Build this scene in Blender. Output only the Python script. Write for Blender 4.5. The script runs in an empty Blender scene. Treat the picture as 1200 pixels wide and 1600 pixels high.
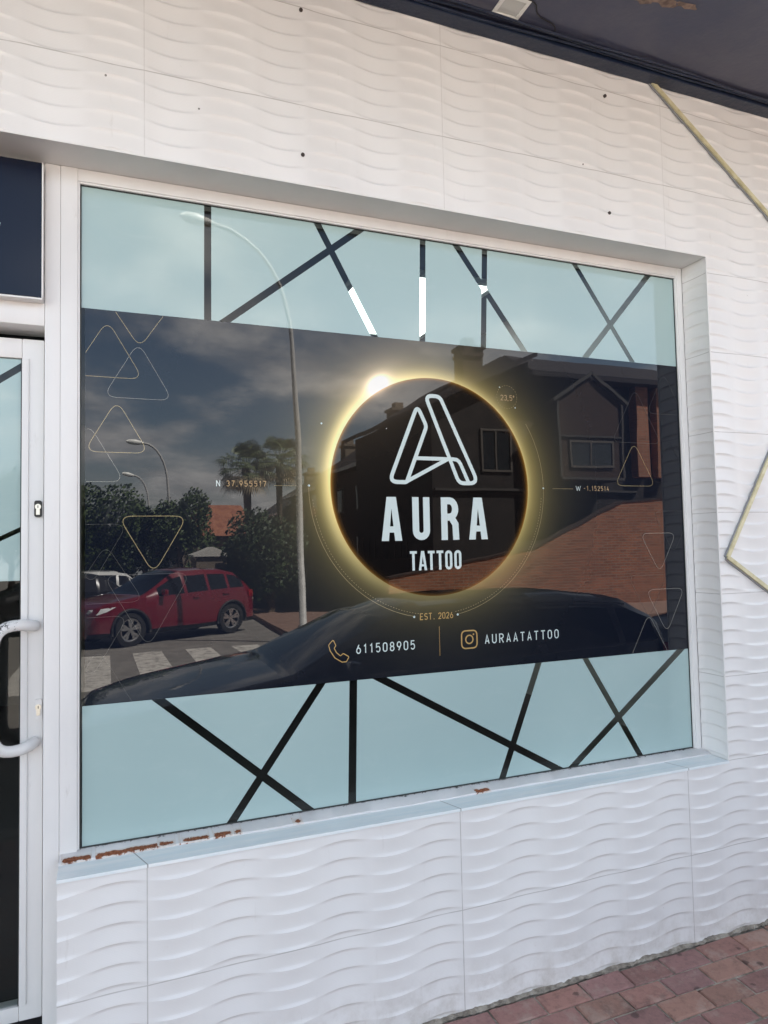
import bpy, bmesh, math, random
import numpy as np
from mathutils import Vector, Matrix
R = math.radians
random.seed(7)
rng = np.random.default_rng(5)
scn = bpy.context.scene
COL = scn.collection

# ------------------------------------------------------------------ camera
cam_d = bpy.data.cameras.new("camera"); cam = bpy.data.objects.new("camera", cam_d); COL.objects.link(cam)
scn.camera = cam
cam_d.sensor_fit = 'VERTICAL'; cam_d.sensor_height = 36.0; cam_d.lens = 36.0 * 1091.9 / 1600.0
cam_d.clip_start = 0.02; cam_d.clip_end = 2000
YAW, PITCH, ROLL = R(21.820), R(2.901), R(-1.198)
fw = Vector((math.sin(YAW)*math.cos(PITCH), math.cos(YAW)*math.cos(PITCH), math.sin(PITCH)))
rt = Vector((math.cos(YAW), -math.sin(YAW), 0)); up = rt.cross(fw)
r2 = rt*math.cos(ROLL) + up*math.sin(ROLL); u2 = up*math.cos(ROLL) - rt*math.sin(ROLL)
cam.matrix_world = Matrix(((r2.x, u2.x, -fw.x, -0.1115), (r2.y, u2.y, -fw.y, -2.1435), (r2.z, u2.z, -fw.z, 1.5516), (0, 0, 0, 1)))
scn.render.resolution_x = 768; scn.render.resolution_y = 1024

# ------------------------------------------------------------------ light
SUN = Vector((0.46, 0.40, 0.79)).normalized()
sl = bpy.data.lights.new("sun", 'SUN'); sl.energy = 5.0; sl.angle = R(0.5); sl.color = (1.0, 0.95, 0.885)
so = bpy.data.objects.new("sun", sl); COL.objects.link(so); so.location = (0, 0, 30)
so.rotation_euler = SUN.to_track_quat('Z', 'Y').to_euler()
scn.view_settings.view_transform = 'Standard'; scn.view_settings.look = 'None'
scn.view_settings.gamma = 1; scn.view_settings.exposure = 3.1
SKY_STRENGTH = 0.066
w = bpy.data.worlds.new("World"); scn.world = w; w.use_nodes = True


class V:
    """tiny node-expression helper (scalars)"""
    def __init__(s, nt, sock): s.nt = nt; s.s = sock
    def _m(s, op, *o, clamp=False):
        n = s.nt.nodes.new('ShaderNodeMath'); n.operation = op; n.use_clamp = clamp
        for i, a in enumerate((s,) + o):
            if isinstance(a, V): s.nt.links.new(a.s, n.inputs[i])
            else: n.inputs[i].default_value = a
        return V(s.nt, n.outputs[0])
    def __add__(s, o): return s._m('ADD', o)
    __radd__ = __add__
    def __sub__(s, o): return s._m('SUBTRACT', o)
    def __rsub__(s, o): return (s*-1.0)+o
    def __mul__(s, o): return s._m('MULTIPLY', o)
    __rmul__ = __mul__
    def __truediv__(s, o): return s._m('DIVIDE', o)
    def gt(s, o): return s._m('GREATER_THAN', o)
    def lt(s, o): return s._m('LESS_THAN', o)
    def clamp(s): return s._m('ADD', 0.0, clamp=True)
    def exp(s): return s._m('EXPONENT')
    def abs(s): return s._m('ABSOLUTE')
    def pow(s, o): return s._m('POWER', o)
    def sqrt(s): return s._m('SQRT')
    def max(s, o): return s._m('MAXIMUM', o)
    def min(s, o): return s._m('MINIMUM', o)
    def frac(s): return s._m('FRACT')
    def smooth(s, a, b):
        n = s.nt.nodes.new('ShaderNodeMapRange'); n.interpolation_type = 'SMOOTHSTEP'
        s.nt.links.new(s.s, n.inputs[0]); n.inputs[1].default_value = a; n.inputs[2].default_value = b
        return V(s.nt, n.outputs[0])


def mixc(nt, f, a, b, mode='MIX'):
    n = nt.nodes.new('ShaderNodeMix'); n.data_type = 'RGBA'; n.blend_type = mode
    for i, q in ((0, f), (6, a), (7, b)):
        if isinstance(q, V): nt.links.new(q.s, n.inputs[i])
        elif hasattr(q, 'is_linked'): nt.links.new(q, n.inputs[i])
        elif isinstance(q, (tuple, list)): n.inputs[i].default_value = (*q[:3], 1)
        else: n.inputs[i].default_value = q
    return n.outputs[2]


def coords(nt, kind='Object'):
    tc = nt.nodes.new('ShaderNodeTexCoord'); sp = nt.nodes.new('ShaderNodeSeparateXYZ')
    nt.links.new(tc.outputs[kind], sp.inputs[0])
    return tc.outputs[kind], V(nt, sp.outputs[0]), V(nt, sp.outputs[1]), V(nt, sp.outputs[2])


def noise(nt, vec, scale, detail=4, rough=.5, dist=0.0):
    n = nt.nodes.new('ShaderNodeTexNoise'); n.inputs['Scale'].default_value = scale
    n.inputs['Detail'].default_value = detail; n.inputs['Roughness'].default_value = rough; n.inputs['Distortion'].default_value = dist
    nt.links.new(vec, n.inputs['Vector']); return V(nt, n.outputs['Fac'])


def stretch(nt, vec, s):
    m = nt.nodes.new('ShaderNodeMapping'); m.inputs['Scale'].default_value = s; nt.links.new(vec, m.inputs[0]); return m.outputs[0]


# sky: physical sky with broken white cloud
nt = w.node_tree; nt.nodes.clear()
sky = nt.nodes.new('ShaderNodeTexSky'); sky.sky_type = 'NISHITA'; sky.sun_disc = False
sky.sun_elevation = math.asin(SUN.z); sky.sun_rotation = math.atan2(SUN.x, SUN.y)
sky.dust_density = 1.6; sky.air_density = 1.0
vec, dx, dy, dz = coords(nt, 'Generated')
den = (dz.max(0.0) + 0.22)
cmb = nt.nodes.new('ShaderNodeCombineXYZ')
for i, q in enumerate((dx/den, dy/den)): nt.links.new(q.s, cmb.inputs[i])
n1 = noise(nt, cmb.outputs[0], 1.25, 9, .56, .25); n2 = noise(nt, cmb.outputs[0], 4.0, 6, .6)
cover = (n1 + (n2 - .5)*.22).smooth(.42, .64)
shade = n2.smooth(.3, .75)
ccol = mixc(nt, shade, (5.6, 5.5, 5.5), (9.6, 9.3, 8.9))
hz = (1.0 - (dz.max(0.0)*6.0).clamp())*0.55
c0 = mixc(nt, hz, mixc(nt, 1.0, sky.outputs[0], (1.0, .96, .89), 'MULTIPLY'), (6.8, 6.8, 6.9))
c1 = mixc(nt, cover*.92, c0, ccol)
zen = 1.0 - dz.smooth(.30, .72)*.62          # deeper, greyer sky overhead than towards the horizon
vm = nt.nodes.new('ShaderNodeVectorMath'); vm.operation = 'SCALE'; nt.links.new(c1, vm.inputs[0]); nt.links.new(zen.s, vm.inputs['Scale']); c1 = vm.outputs[0]
bg = nt.nodes.new('ShaderNodeBackground'); bg.inputs[1].default_value = SKY_STRENGTH
nt.links.new(c1, bg.inputs[0]); wo = nt.nodes.new('ShaderNodeOutputWorld'); nt.links.new(bg.outputs[0], wo.inputs[0])


# ------------------------------------------------------------------ material helpers
def mat(name, col=(.5, .5, .5), rough=.5, ior=1.45, metal=0.0, build=None, bump=None, spec=None, emit=None):
    m = bpy.data.materials.new(name); m.use_nodes = True; nt = m.node_tree
    b = nt.nodes['Principled BSDF']
    b.inputs['Base Color'].default_value = (*col, 1); b.inputs['Roughness'].default_value = rough
    b.inputs['IOR'].default_value = ior; b.inputs['Metallic'].default_value = metal
    if spec is not None: b.inputs['Specular IOR Level'].default_value = spec
    if emit: b.inputs['Emission Color'].default_value = (*emit[0], 1); b.inputs['Emission Strength'].default_value = emit[1]
    if build: build(nt, b)
    return m


def set_bump(nt, b, h, strength=.3, dist=.01):
    bp = nt.nodes.new('ShaderNodeBump'); bp.inputs['Strength'].default_value = strength; bp.inputs['Distance'].default_value = dist
    nt.links.new(h.s if isinstance(h, V) else h, bp.inputs['Height']); nt.links.new(bp.outputs[0], b.inputs['Normal'])


def varied(c1, c2, scale=6, rough=.8, bump=0, bscale=40, st=(1, 1, 1), lo=.35, hi=.65, dist=.01):
    def f(nt, b):
        vec, x, y, z = coords(nt); v = stretch(nt, vec, st)
        n = noise(nt, v, scale, 6, .6).smooth(lo, hi)
        nt.links.new(mixc(nt, n, c1, c2), b.inputs['Base Color'])
        if bump: set_bump(nt, b, noise(nt, v, bscale, 5, .6), bump, dist)
    return f


M = {}
def tile_build(nt, b):
    vec, x, y, z = coords(nt)
    big = noise(nt, vec, 1.3, 4, .55).smooth(.3, .7)
    col = mixc(nt, big, (.785, .775, .77), (.83, .82, .81))
    sm = noise(nt, vec, 30, 5, .7)
    col = mixc(nt, sm.smooth(.66, .78)*.25, col, (.50, .46, .42))
    # grout seams: rows of one third of a metre, columns of a metre
    g = 0.0016
    zs = ((z*3.0 + 30.0 + .5).frac() - .5).abs() / 3.0
    xs = ((x + 30.0 + .5).frac() - .5).abs()
    seam = (1.0 - zs.smooth(g*.5, g*1.4)).max((1.0 - xs.smooth(g*.5, g*1.4))*(1.0 - z.smooth(1.0, 2.4)*.6))
    brk = noise(nt, vec, 9, 4, .6).smooth(.25, .6)
    col = mixc(nt, seam*(brk*.4 + .25), col, (.34, .32, .30))
    # dirt splashed up from the pavement
    low = (1.0 - z.smooth(0.0, .22)) * noise(nt, vec, 14, 5, .7).smooth(.35, .75)
    col = mixc(nt, low*.42, col, (.36, .31, .25))
    st = noise(nt, stretch(nt, vec, (9, 9, 1.2)), 3, 6, .65).smooth(.62, .78)
    col = mixc(nt, st*.26, col, (.45, .41, .36))
    # tiny black chips
    vo = nt.nodes.new('ShaderNodeTexVoronoi'); vo.inputs['Scale'].default_value = 5.5; nt.links.new(vec, vo.inputs['Vector'])
    chip = V(nt, vo.outputs['Distance']).lt(.018)
    col = mixc(nt, chip*.8, col, (.06, .05, .045))
    nt.links.new(col, b.inputs['Base Color'])
    rib = (z*1500.0)._m('SINE')
    set_bump(nt, b, rib*.12 + noise(nt, vec, 60, 3)*.5, .12, .002)
M['tile'] = mat('white_wave_tile', rough=.34, build=tile_build)
def plain_tile(nt, b):
    vec, x, y, z = coords(nt)
    st = noise(nt, stretch(nt, vec, (1.2, 14, 6)), 3, 6, .65).smooth(.3, .75)
    col = mixc(nt, st, (.80, .87, .90), (.93, .95, .95))
    xs = ((x + y*.35 + 30.0 + .5).frac() - .5).abs()
    col = mixc(nt, (1.0 - xs.smooth(.0010, .0026))*.75, col, (.2, .19, .18))
    nt.links.new(col, b.inputs['Base Color'])
M['sill'] = mat('smooth_sill_tile', rough=.38, build=plain_tile)
def white_metal(nt, b):
    vec, x, y, z = coords(nt)
    n = noise(nt, stretch(nt, vec, (1, 1, .3)), 5, 5, .6).smooth(.3, .7)
    col = mixc(nt, n, (.76, .75, .745), (.82, .81, .80))
    d = noise(nt, stretch(nt, vec, (1.6, 1, .35)), 16, 7, .75).smooth(.60, .78)
    col = mixc(nt, d*.38, col, (.38, .35, .31))
    col = mixc(nt, noise(nt, vec, 48, 5, .75).smooth(.735, .76)*.8, col, (.08, .07, .06))
    nt.links.new(col, b.inputs['Base Color'])
    set_bump(nt, b, noise(nt, stretch(nt, vec, (1, 1, .5)), 18, 4, .6), .18, .006)
M['frame'] = mat('white_painted_metal', rough=.32, build=white_metal)
def frame_rust(nt, b):
    vec, x, y, z = coords(nt)
    n = noise(nt, stretch(nt, vec, (1, 1, 1)), 5, 5, .6).smooth(.3, .7)
    col = mixc(nt, n, (.68, .66, .66), (.76, .745, .745))
    chips = (noise(nt, vec, 60, 6, .8) + y.smooth(.128, .149)*.16).smooth(.66, .70)
    col = mixc(nt, chips*.9, col, (.05, .045, .04))
    rng_ = None
    for a, c, k in ((-.225, -.150, 1), (-.135, .035, 1), (.040, .085, .8), (.098, .100, 1), (.108, .185, 1), (.200, .255, 1), (.262, .285, .5), (.45, .48, .5), (1.115, 1.172, 1)):
        q = x.smooth(a - .004, a + .01) * (1.0 - x.smooth(c - .01, c + .004)) * k
        rng_ = q if rng_ is None else rng_.max(q)
    edge = noise(nt, vec, 38, 5, .75)
    zz = 1.0 - ((y - .101).abs() / .013)
    stain = (rng_*zz + (edge - .5)*1.2).smooth(-.35, .25) * rng_.gt(.02)
    col = mixc(nt, stain*.35, col, (.50, .34, .20))
    rust = (rng_*zz + (edge - .5)*2.3).smooth(.22, .32) * rng_.gt(.05)
    rc = mixc(nt, noise(nt, vec, 140, 4, .7).smooth(.35, .65), (.15, .045, .022), (.33, .12, .055))
    col = mixc(nt, rust, col, rc)
    nt.links.new(col, b.inputs['Base Color'])
    rr = rust*.5 + .35; nt.links.new(rr.s, b.inputs['Roughness'])
    set_bump(nt, b, (edge + rust*.8), .35, .004)
M['frame_rust'] = mat('rusting_white_metal', rough=.4, build=frame_rust)
M['rubber'] = mat('black_glazing_rubber', (.03, .035, .035), .5)

GL = 1.48   # two faces of glass reflect about as much as this index does
def pane_build(nt, b):
    nt.nodes.remove(b)
    tr = nt.nodes.new('ShaderNodeBsdfTransparent'); tr.inputs[0].default_value = (.86, .93, .91, 1)
    gl = nt.nodes.new('ShaderNodeBsdfGlossy'); gl.inputs['Roughness'].default_value = 0.0
    fr = nt.nodes.new('ShaderNodeFresnel'); fr.inputs[0].default_value = GL
    mx = nt.nodes.new('ShaderNodeMixShader')
    nt.links.new(fr.outputs[0], mx.inputs[0]); nt.links.new(tr.outputs[0], mx.inputs[1]); nt.links.new(gl.outputs[0], mx.inputs[2])
    nt.links.new(mx.outputs[0], nt.nodes['Material Output'].inputs[0])
M['pane'] = mat('window_glass', build=pane_build)
def warp(nt, b, vec):
    set_bump(nt, b, noise(nt, stretch(nt, vec, (1, 1, .6)), 3.0, 2, .5), .5, .0009)
def film_build(nt, b):
    vec, x, y, z = coords(nt)
    n = noise(nt, vec, 1.1, 3, .5).smooth(.3, .7)
    c = mixc(nt, n, (.365, .490, .490), (.40, .53, .525))
    sm = noise(nt, stretch(nt, vec, (1, 1, 2.5)), 7, 6, .7, .6).smooth(.50, .80)
    c = mixc(nt, sm*.22, c, (.50, .60, .59))
    vo = nt.nodes.new('ShaderNodeTexVoronoi'); vo.inputs['Scale'].default_value = 11; nt.links.new(vec, vo.inputs['Vector'])
    c = mixc(nt, V(nt, vo.outputs['Distance']).lt(.022)*.4, c, (.60, .68, .66))
    nt.links.new(c, b.inputs['Base Color']); warp(nt, b, vec)
M['film'] = mat('frosted_aqua_film', rough=0.0, ior=GL, build=film_build)
M['film_print'] = None
CX, CZ, CR = 1.008, 1.771, 0.3985
def print_build(nt, b):
    vec, x, y, z = coords(nt)
    ax, az = x - CX, z - CZ
    d = (ax*ax + az*az).sqrt(); e = d - CR
    ux = ax/d; uz = az/d
    ang = lambda deg, p: ((ux*math.cos(R(deg)) + uz*math.sin(R(deg)))*.5 + .5).pow(p)
    out = e.gt(0.0)
    eo = e.max(0.0); ei = (e*-1.0).max(0.0)
    I = ang(150, 2.4)*.72 + ang(5, 3)*.42 + ang(270, 3)*.09 + .035
    core = (eo*eo*-1.0/.00085).exp()*ang(152, 3.2)*.72 + (eo*-1.0/.010).exp()*ang(40, 3)*.30
    halo = (eo*-1.0/.046).exp()*I
    wide = (eo*-1.0/.13).exp()*(ang(175, 1.2)*.13 + ang(0, 1.2)*.11 + .02)
    rim = (ei*-1.0/.0055).exp()*I*.9
    fx, fz = x - .792, z - 2.134
    # the flare lies along the tangent of the disc
    ta, tb = fx*.83 + fz*.56, fx*-.56 + fz*.83
    f2 = (ta*ta/2.6 + tb*tb).sqrt()
    fl = (f2*f2*-1.0/.00065).exp()*1.7 + (f2*-1.0/.036).exp()*.70 + (f2*-1.0/.12).exp()*.16
    def scale(c, f):
        n = nt.nodes.new('ShaderNodeVectorMath'); n.operation = 'SCALE'; n.inputs[0].default_value = c
        nt.links.new(f.s, n.inputs['Scale']); return n.outputs[0]
    def add(a, c):
        n = nt.nodes.new('ShaderNodeVectorMath'); nt.links.new(a, n.inputs[0]); nt.links.new(c, n.inputs[1]); return n.outputs[0]
    tot = scale((1.0, .84, .40), core*out)
    tot = add(tot, scale((.66, .50, .13), halo*out))
    tot = add(tot, scale((.46, .42, .20), wide*out))
    tot = add(tot, scale((.80, .38, .06), rim*(1.0 - out)))
    tot = add(tot, scale((1.0, .80, .56), fl*(out*.55 + .45)))
    base = mixc(nt, out, (.0045, .004, .0045), (.0065, .009, .017))
    tot = add(tot, base)
    # hazy wipe marks left on the vinyl
    wx, wz = x - .04, z - 1.625; wr_ = (wx*wx + wz*wz).sqrt()
    cm = nt.nodes.new('ShaderNodeCombineXYZ'); nt.links.new((wr_*70.0).s, cm.inputs[0]); nt.links.new((wx*6.0).s, cm.inputs[1])
    wipe = noise(nt, cm.outputs[0], 1.0, 4, .7).smooth(.48, .72) * wr_.smooth(.05, .11) * (1.0 - wr_.smooth(.14, .21)) * wz.smooth(-.02, .06)
    dust = noise(nt, stretch(nt, vec, (1, 1, 1.6)), 5, 8, .75, .8).smooth(.50, .85)
    tot = add(tot, scale((.024, .024, .023), wipe)); tot = add(tot, scale((.005, .005, .005), dust))
    mn = nt.nodes.new('ShaderNodeVectorMath'); mn.operation = 'MINIMUM'; nt.links.new(tot, mn.inputs[0]); mn.inputs[1].default_value = (.93, .91, .86)
    nt.links.new(mn.outputs[0], b.inputs['Base Color']); warp(nt, b, vec)
M['print'] = mat('printed_black_vinyl', rough=0.0, ior=GL, build=print_build)
M['let_white'] = mat('pale_vinyl_lettering', (.62, .72, .71), 0.0, GL)
M['let_gold'] = mat('gold_vinyl_lettering', (.50, .33, .13), 0.0, GL)
M['let_tan'] = mat('tan_vinyl_lettering', (.42, .30, .17), 0.0, GL)
M['line_gold'] = mat('gold_thin_line', (.36, .29, .16), 0.0, GL)
M['line_grey'] = mat('grey_thin_line', (.30, .29, .26), 0.0, GL)
M['line_dim'] = mat('dim_thin_line', (.075, .075, .075), 0.0, GL)
M['line_faint'] = mat('faint_thin_line', (.028, .028, .030), 0.0, GL)
M['navy_sign'] = mat('navy_sign_panel', (.008, .011, .024), .12, 1.33)
M['canopy'] = mat('navy_painted_soffit', rough=.30, build=varied((.052, .060, .108), (.084, .086, .125), 2.5, bump=.25, bscale=7, dist=.02))
M['navy_cable'] = mat('navy_painted_cable', rough=.3, build=varied((.012, .022, .052), (.02, .032, .065), 12, bump=.4, bscale=40))
M['lamp_white'] = mat('white_plastic', (.84, .84, .80), .35)
def glow_tube(nt, b):
    vec, x, y, z = coords(nt)
    n = noise(nt, vec, 26, 5, .7).smooth(.35, .65)
    nt.links.new(mixc(nt, n, (.54, .49, .29), (.68, .63, .42)), b.inputs['Base Color'])
M['diffuser'] = mat('yellowed_diffuser', rough=.35, build=glow_tube)
M['channel'] = mat('grey_channel', (.30, .31, .33), .4, metal=.3)
M['black'] = mat('black_plastic', (.012, .012, .013), .35)
M['steel'] = mat('brushed_steel', (.62, .60, .55), .3, metal=1.0)
def pull_build(nt, b):
    vec, x, y, z = coords(nt)
    n = noise(nt, vec, 70, 5, .8).smooth(.54, .58) * z.gt(1.325) * x.lt(-.345)
    nt.links.new(mixc(nt, n*.9, (.76, .76, .76), (.03, .03, .03)), b.inputs['Base Color'])
M['pull'] = mat('white_enamel', rough=.22, build=pull_build)
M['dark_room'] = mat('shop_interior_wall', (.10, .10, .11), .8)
M['panel_light'] = mat('lit_ceiling_panel', (.9, .9, .9), .5, emit=((.92, 1.0, .96), .42))
M['asphalt'] = mat('asphalt', rough=.85, build=varied((.17, .158, .142), (.23, .215, .195), 3, bump=.3, bscale=120, dist=.004))
def wornpaint(nt, b):
    vec, x, y, z = coords(nt)
    n = noise(nt, vec, 7, 8, .75).smooth(.36, .56)
    nt.links.new(mixc(nt, n, (.24, .225, .205), (.62, .59, .54)), b.inputs['Base Color'])
M['marking'] = mat('worn_road_paint', rough=.75, build=wornpaint)
M['far_pave'] = mat('far_pavement', rough=.85, build=varied((.20, .125, .095), (.27, .17, .13), 4, bump=.2))
M['kerb'] = mat('kerb_concrete', rough=.85, build=varied((.30, .28, .26), (.38, .36, .33), 9, bump=.2))
M['mortar'] = mat('sandy_mortar', rough=.95, build=varied((.20, .175, .145), (.44, .40, .34), 25, bump=.8, bscale=160))
def paver(nt, b):
    at = nt.nodes.new('ShaderNodeVertexColor'); at.layer_name = 'tone'
    vec, x, y, z = coords(nt)
    sm = noise(nt, vec, 34, 6, .75)
    col = mixc(nt, sm.smooth(.42, .74)*.45, at.outputs[0], (.09, .058, .052))
    col = mixc(nt, noise(nt, vec, 9, 6, .7).smooth(.50, .66)*.5, col, (.42, .33, .28))
    col = mixc(nt, noise(nt, vec, 4.1, 5, .7).smooth(.56, .68)*.5, col, (.09, .055, .05))
    vo = nt.nodes.new('ShaderNodeTexVoronoi'); vo.inputs['Scale'].default_value = 9; nt.links.new(vec, vo.inputs['Vector'])
    spot = (1.0 - (V(nt, vo.outputs['Distance']) + (sm - .5)*.35).smooth(.10, .16))
    col = mixc(nt, spot*.7, col, (.05, .032, .03))
    nt.links.new(col, b.inputs['Base Color'])
    set_bump(nt, b, sm + noise(nt, vec, 150, 4, .7)*.5, .45, .004)
M['paver'] = mat('red_concrete_paver', rough=.72, build=paver)
def brick(c1, c2, mort, sc=1.0):
    def f(nt, b):
        vec, x, y, z = coords(nt)
        geo = nt.nodes.new('ShaderNodeNewGeometry'); sp = nt.nodes.new('ShaderNodeSeparateXYZ'); nt.links.new(geo.outputs['Normal'], sp.inputs[0])
        c = nt.nodes.new('ShaderNodeCombineXYZ')
        hx = x + y
        nt.links.new(hx.s, c.inputs[0]); nt.links.new(z.s, c.inputs[1])
        br = nt.nodes.new('ShaderNodeTexBrick'); nt.links.new(c.outputs[0], br.inputs['Vector'])
        br.inputs['Scale'].default_value = 1.0; br.inputs['Brick Width'].default_value = .25*sc; br.inputs['Row Height'].default_value = .07*sc
        br.inputs['Mortar Size'].default_value = .008*sc; br.inputs['Color1'].default_value = (*c1, 1); br.inputs['Color2'].default_value = (*c2, 1); br.inputs['Mortar'].default_value = (*mort, 1)
        nn = noise(nt, vec, 1.3, 5, .6).smooth(.3, .7)
        nt.links.new(mixc(nt, nn*.35, br.outputs[0], (c1[0]*.55, c1[1]*.55, c1[2]*.55)), b.inputs['Base Color'])
    return f
M['brick'] = mat('orange_brick', rough=.85, build=brick((.40, .155, .08), (.24, .095, .05), (.33, .25, .19), 1.25))
M['dark_brick'] = mat('dark_brick', rough=.85, build=brick((.055, .030, .022), (.036, .022, .018), (.045, .034, .028)))
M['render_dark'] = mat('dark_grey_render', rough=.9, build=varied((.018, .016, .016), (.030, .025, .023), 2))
M['render_tan'] = mat('tan_render', rough=.9, build=varied((.16, .13, .10), (.21, .17, .13), 2))
M['win_frame'] = mat('window_surround', (.10, .09, .08), .6)
M['white_trim'] = mat('white_trim', (.6, .58, .54), .5)
def rooft(nt, b):
    vec, x, y, z = coords(nt)
    wv = nt.nodes.new('ShaderNodeTexWave'); wv.inputs['Scale'].default_value = 3.0; wv.inputs['Distortion'].default_value = .4; wv.bands_direction = 'Z'
    nt.links.new(vec, wv.inputs['Vector'])
    nt.links.new(mixc(nt, V(nt, wv.outputs['Fac']), (.014, .013, .018), (.030, .024, .026)), b.inputs['Base Color'])
M['roof'] = mat('dark_roof_tiles', rough=.85, build=rooft)
M['roof_orange'] = mat('orange_roof_tiles', rough=.85, build=varied((.27, .10, .06), (.36, .15, .085), 3))
M['house_glass'] = mat('house_window_glass', (.02, .025, .03), .05, 1.6)
M['pole'] = mat('galvanised_pole', rough=.5, build=varied((.47, .468, .455), (.56, .555, .54), 6))
def leafy(c1, c2, sc=2.0):
    def f(nt, b):
        vec, x, y, z = coords(nt)
        n = noise(nt, vec, sc, 4, .6).smooth(.3, .7)
        nt.links.new(mixc(nt, n, c1, c2), b.inputs['Base Color'])
    return f
M['leaf_a'] = mat('green_leaves', rough=.6, build=leafy((.045, .075, .022), (.10, .14, .045)))
M['leaf_b'] = mat('dark_leaves', rough=.6, build=leafy((.025, .045, .018), (.055, .08, .03)))
M['frond'] = mat('palm_fronds', rough=.5, build=leafy((.08, .11, .04), (.17, .20, .08)))
M['dry_frond'] = mat('dry_palm_fronds', rough=.8, build=leafy((.32, .25, .15), (.48, .38, .24)))
M['bark'] = mat('bark', rough=.95, build=varied((.10, .07, .05), (.17, .13, .09), 12, bump=.5))
def carpaint(n, c): return mat(n, c, .28, 1.5, build=lambda nt, b: (b.inputs['Coat Weight'].__setattr__('default_value', 1.0), b.inputs['Coat Roughness'].__setattr__('default_value', .03)))
M['red_paint'] = carpaint('dark_red_car_paint', (.15, .005, .014))
M['navy_paint'] = carpaint('blue_black_car_paint', (.006, .008, .018))
M['black_paint'] = carpaint('black_car_paint', (.012, .012, .013))
M['white_paint'] = carpaint('white_car_paint', (.65, .65, .64))
M['car_glass'] = mat('tinted_car_glass', (.010, .012, .016), .02, 1.6)
M['tyre'] = mat('tyre_rubber', (.02, .02, .02), .8)
M['rim'] = mat('alloy_rim', (.55, .55, .56), .25, metal=.9)
M['headlamp'] = mat('headlamp_lens', (.75, .77, .8), .06, 1.5)
M['taillamp'] = mat('taillamp_lens', (.35, .01, .01), .1)
M['cladding'] = mat('black_cladding', (.02, .02, .02), .6)
M['chrome'] = mat('chrome_strip', (.75, .75, .76), .15, metal=1.0)
M['flake'] = mat('flaked_plaster', rough=.9, build=varied((.10, .07, .06), (.34, .24, .19), 20))
M['ant'] = mat('grey_metal', (.3, .3, .3), .5)


# ------------------------------------------------------------------ object helpers
def tag(o, label=None, cat=None, group=None, kind=None):
    if label: o['label'] = label
    if cat: o['category'] = cat
    if group: o['group'] = group
    if kind: o['kind'] = kind
    return o

def thing(name, loc, label, cat, group=None):
    o = bpy.data.objects.new(name, None); COL.objects.link(o); o.location = loc; o.empty_display_size = .1
    return tag(o, label, cat, group)

def wpos(o):
    m = Matrix.Identity(4); q = o
    while q: m = (q.matrix_basis if q.parent is None else q.matrix_parent_inverse @ q.matrix_basis) @ m; q = q.parent
    return m

def mesh_obj(name, verts, faces, mats, parent=None, smooth=False, mi=None, local=False):
    me = bpy.data.meshes.new(name); me.from_pydata([tuple(v) for v in verts], [], [tuple(f) for f in faces]); me.update()
    for m in (mats if isinstance(mats, (list, tuple)) else [mats]): me.materials.append(m)
    if mi is not None: me.polygons.foreach_set('material_index', mi)
    if smooth: me.polygons.foreach_set('use_smooth', [True]*len(me.polygons))
    o = bpy.data.objects.new(name, me); COL.objects.link(o)
    if parent is not None:
        o.parent = parent
        if not local: o.matrix_parent_inverse = wpos(parent).inverted()   # the mesh keeps its coordinates in the place
    return o

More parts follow.
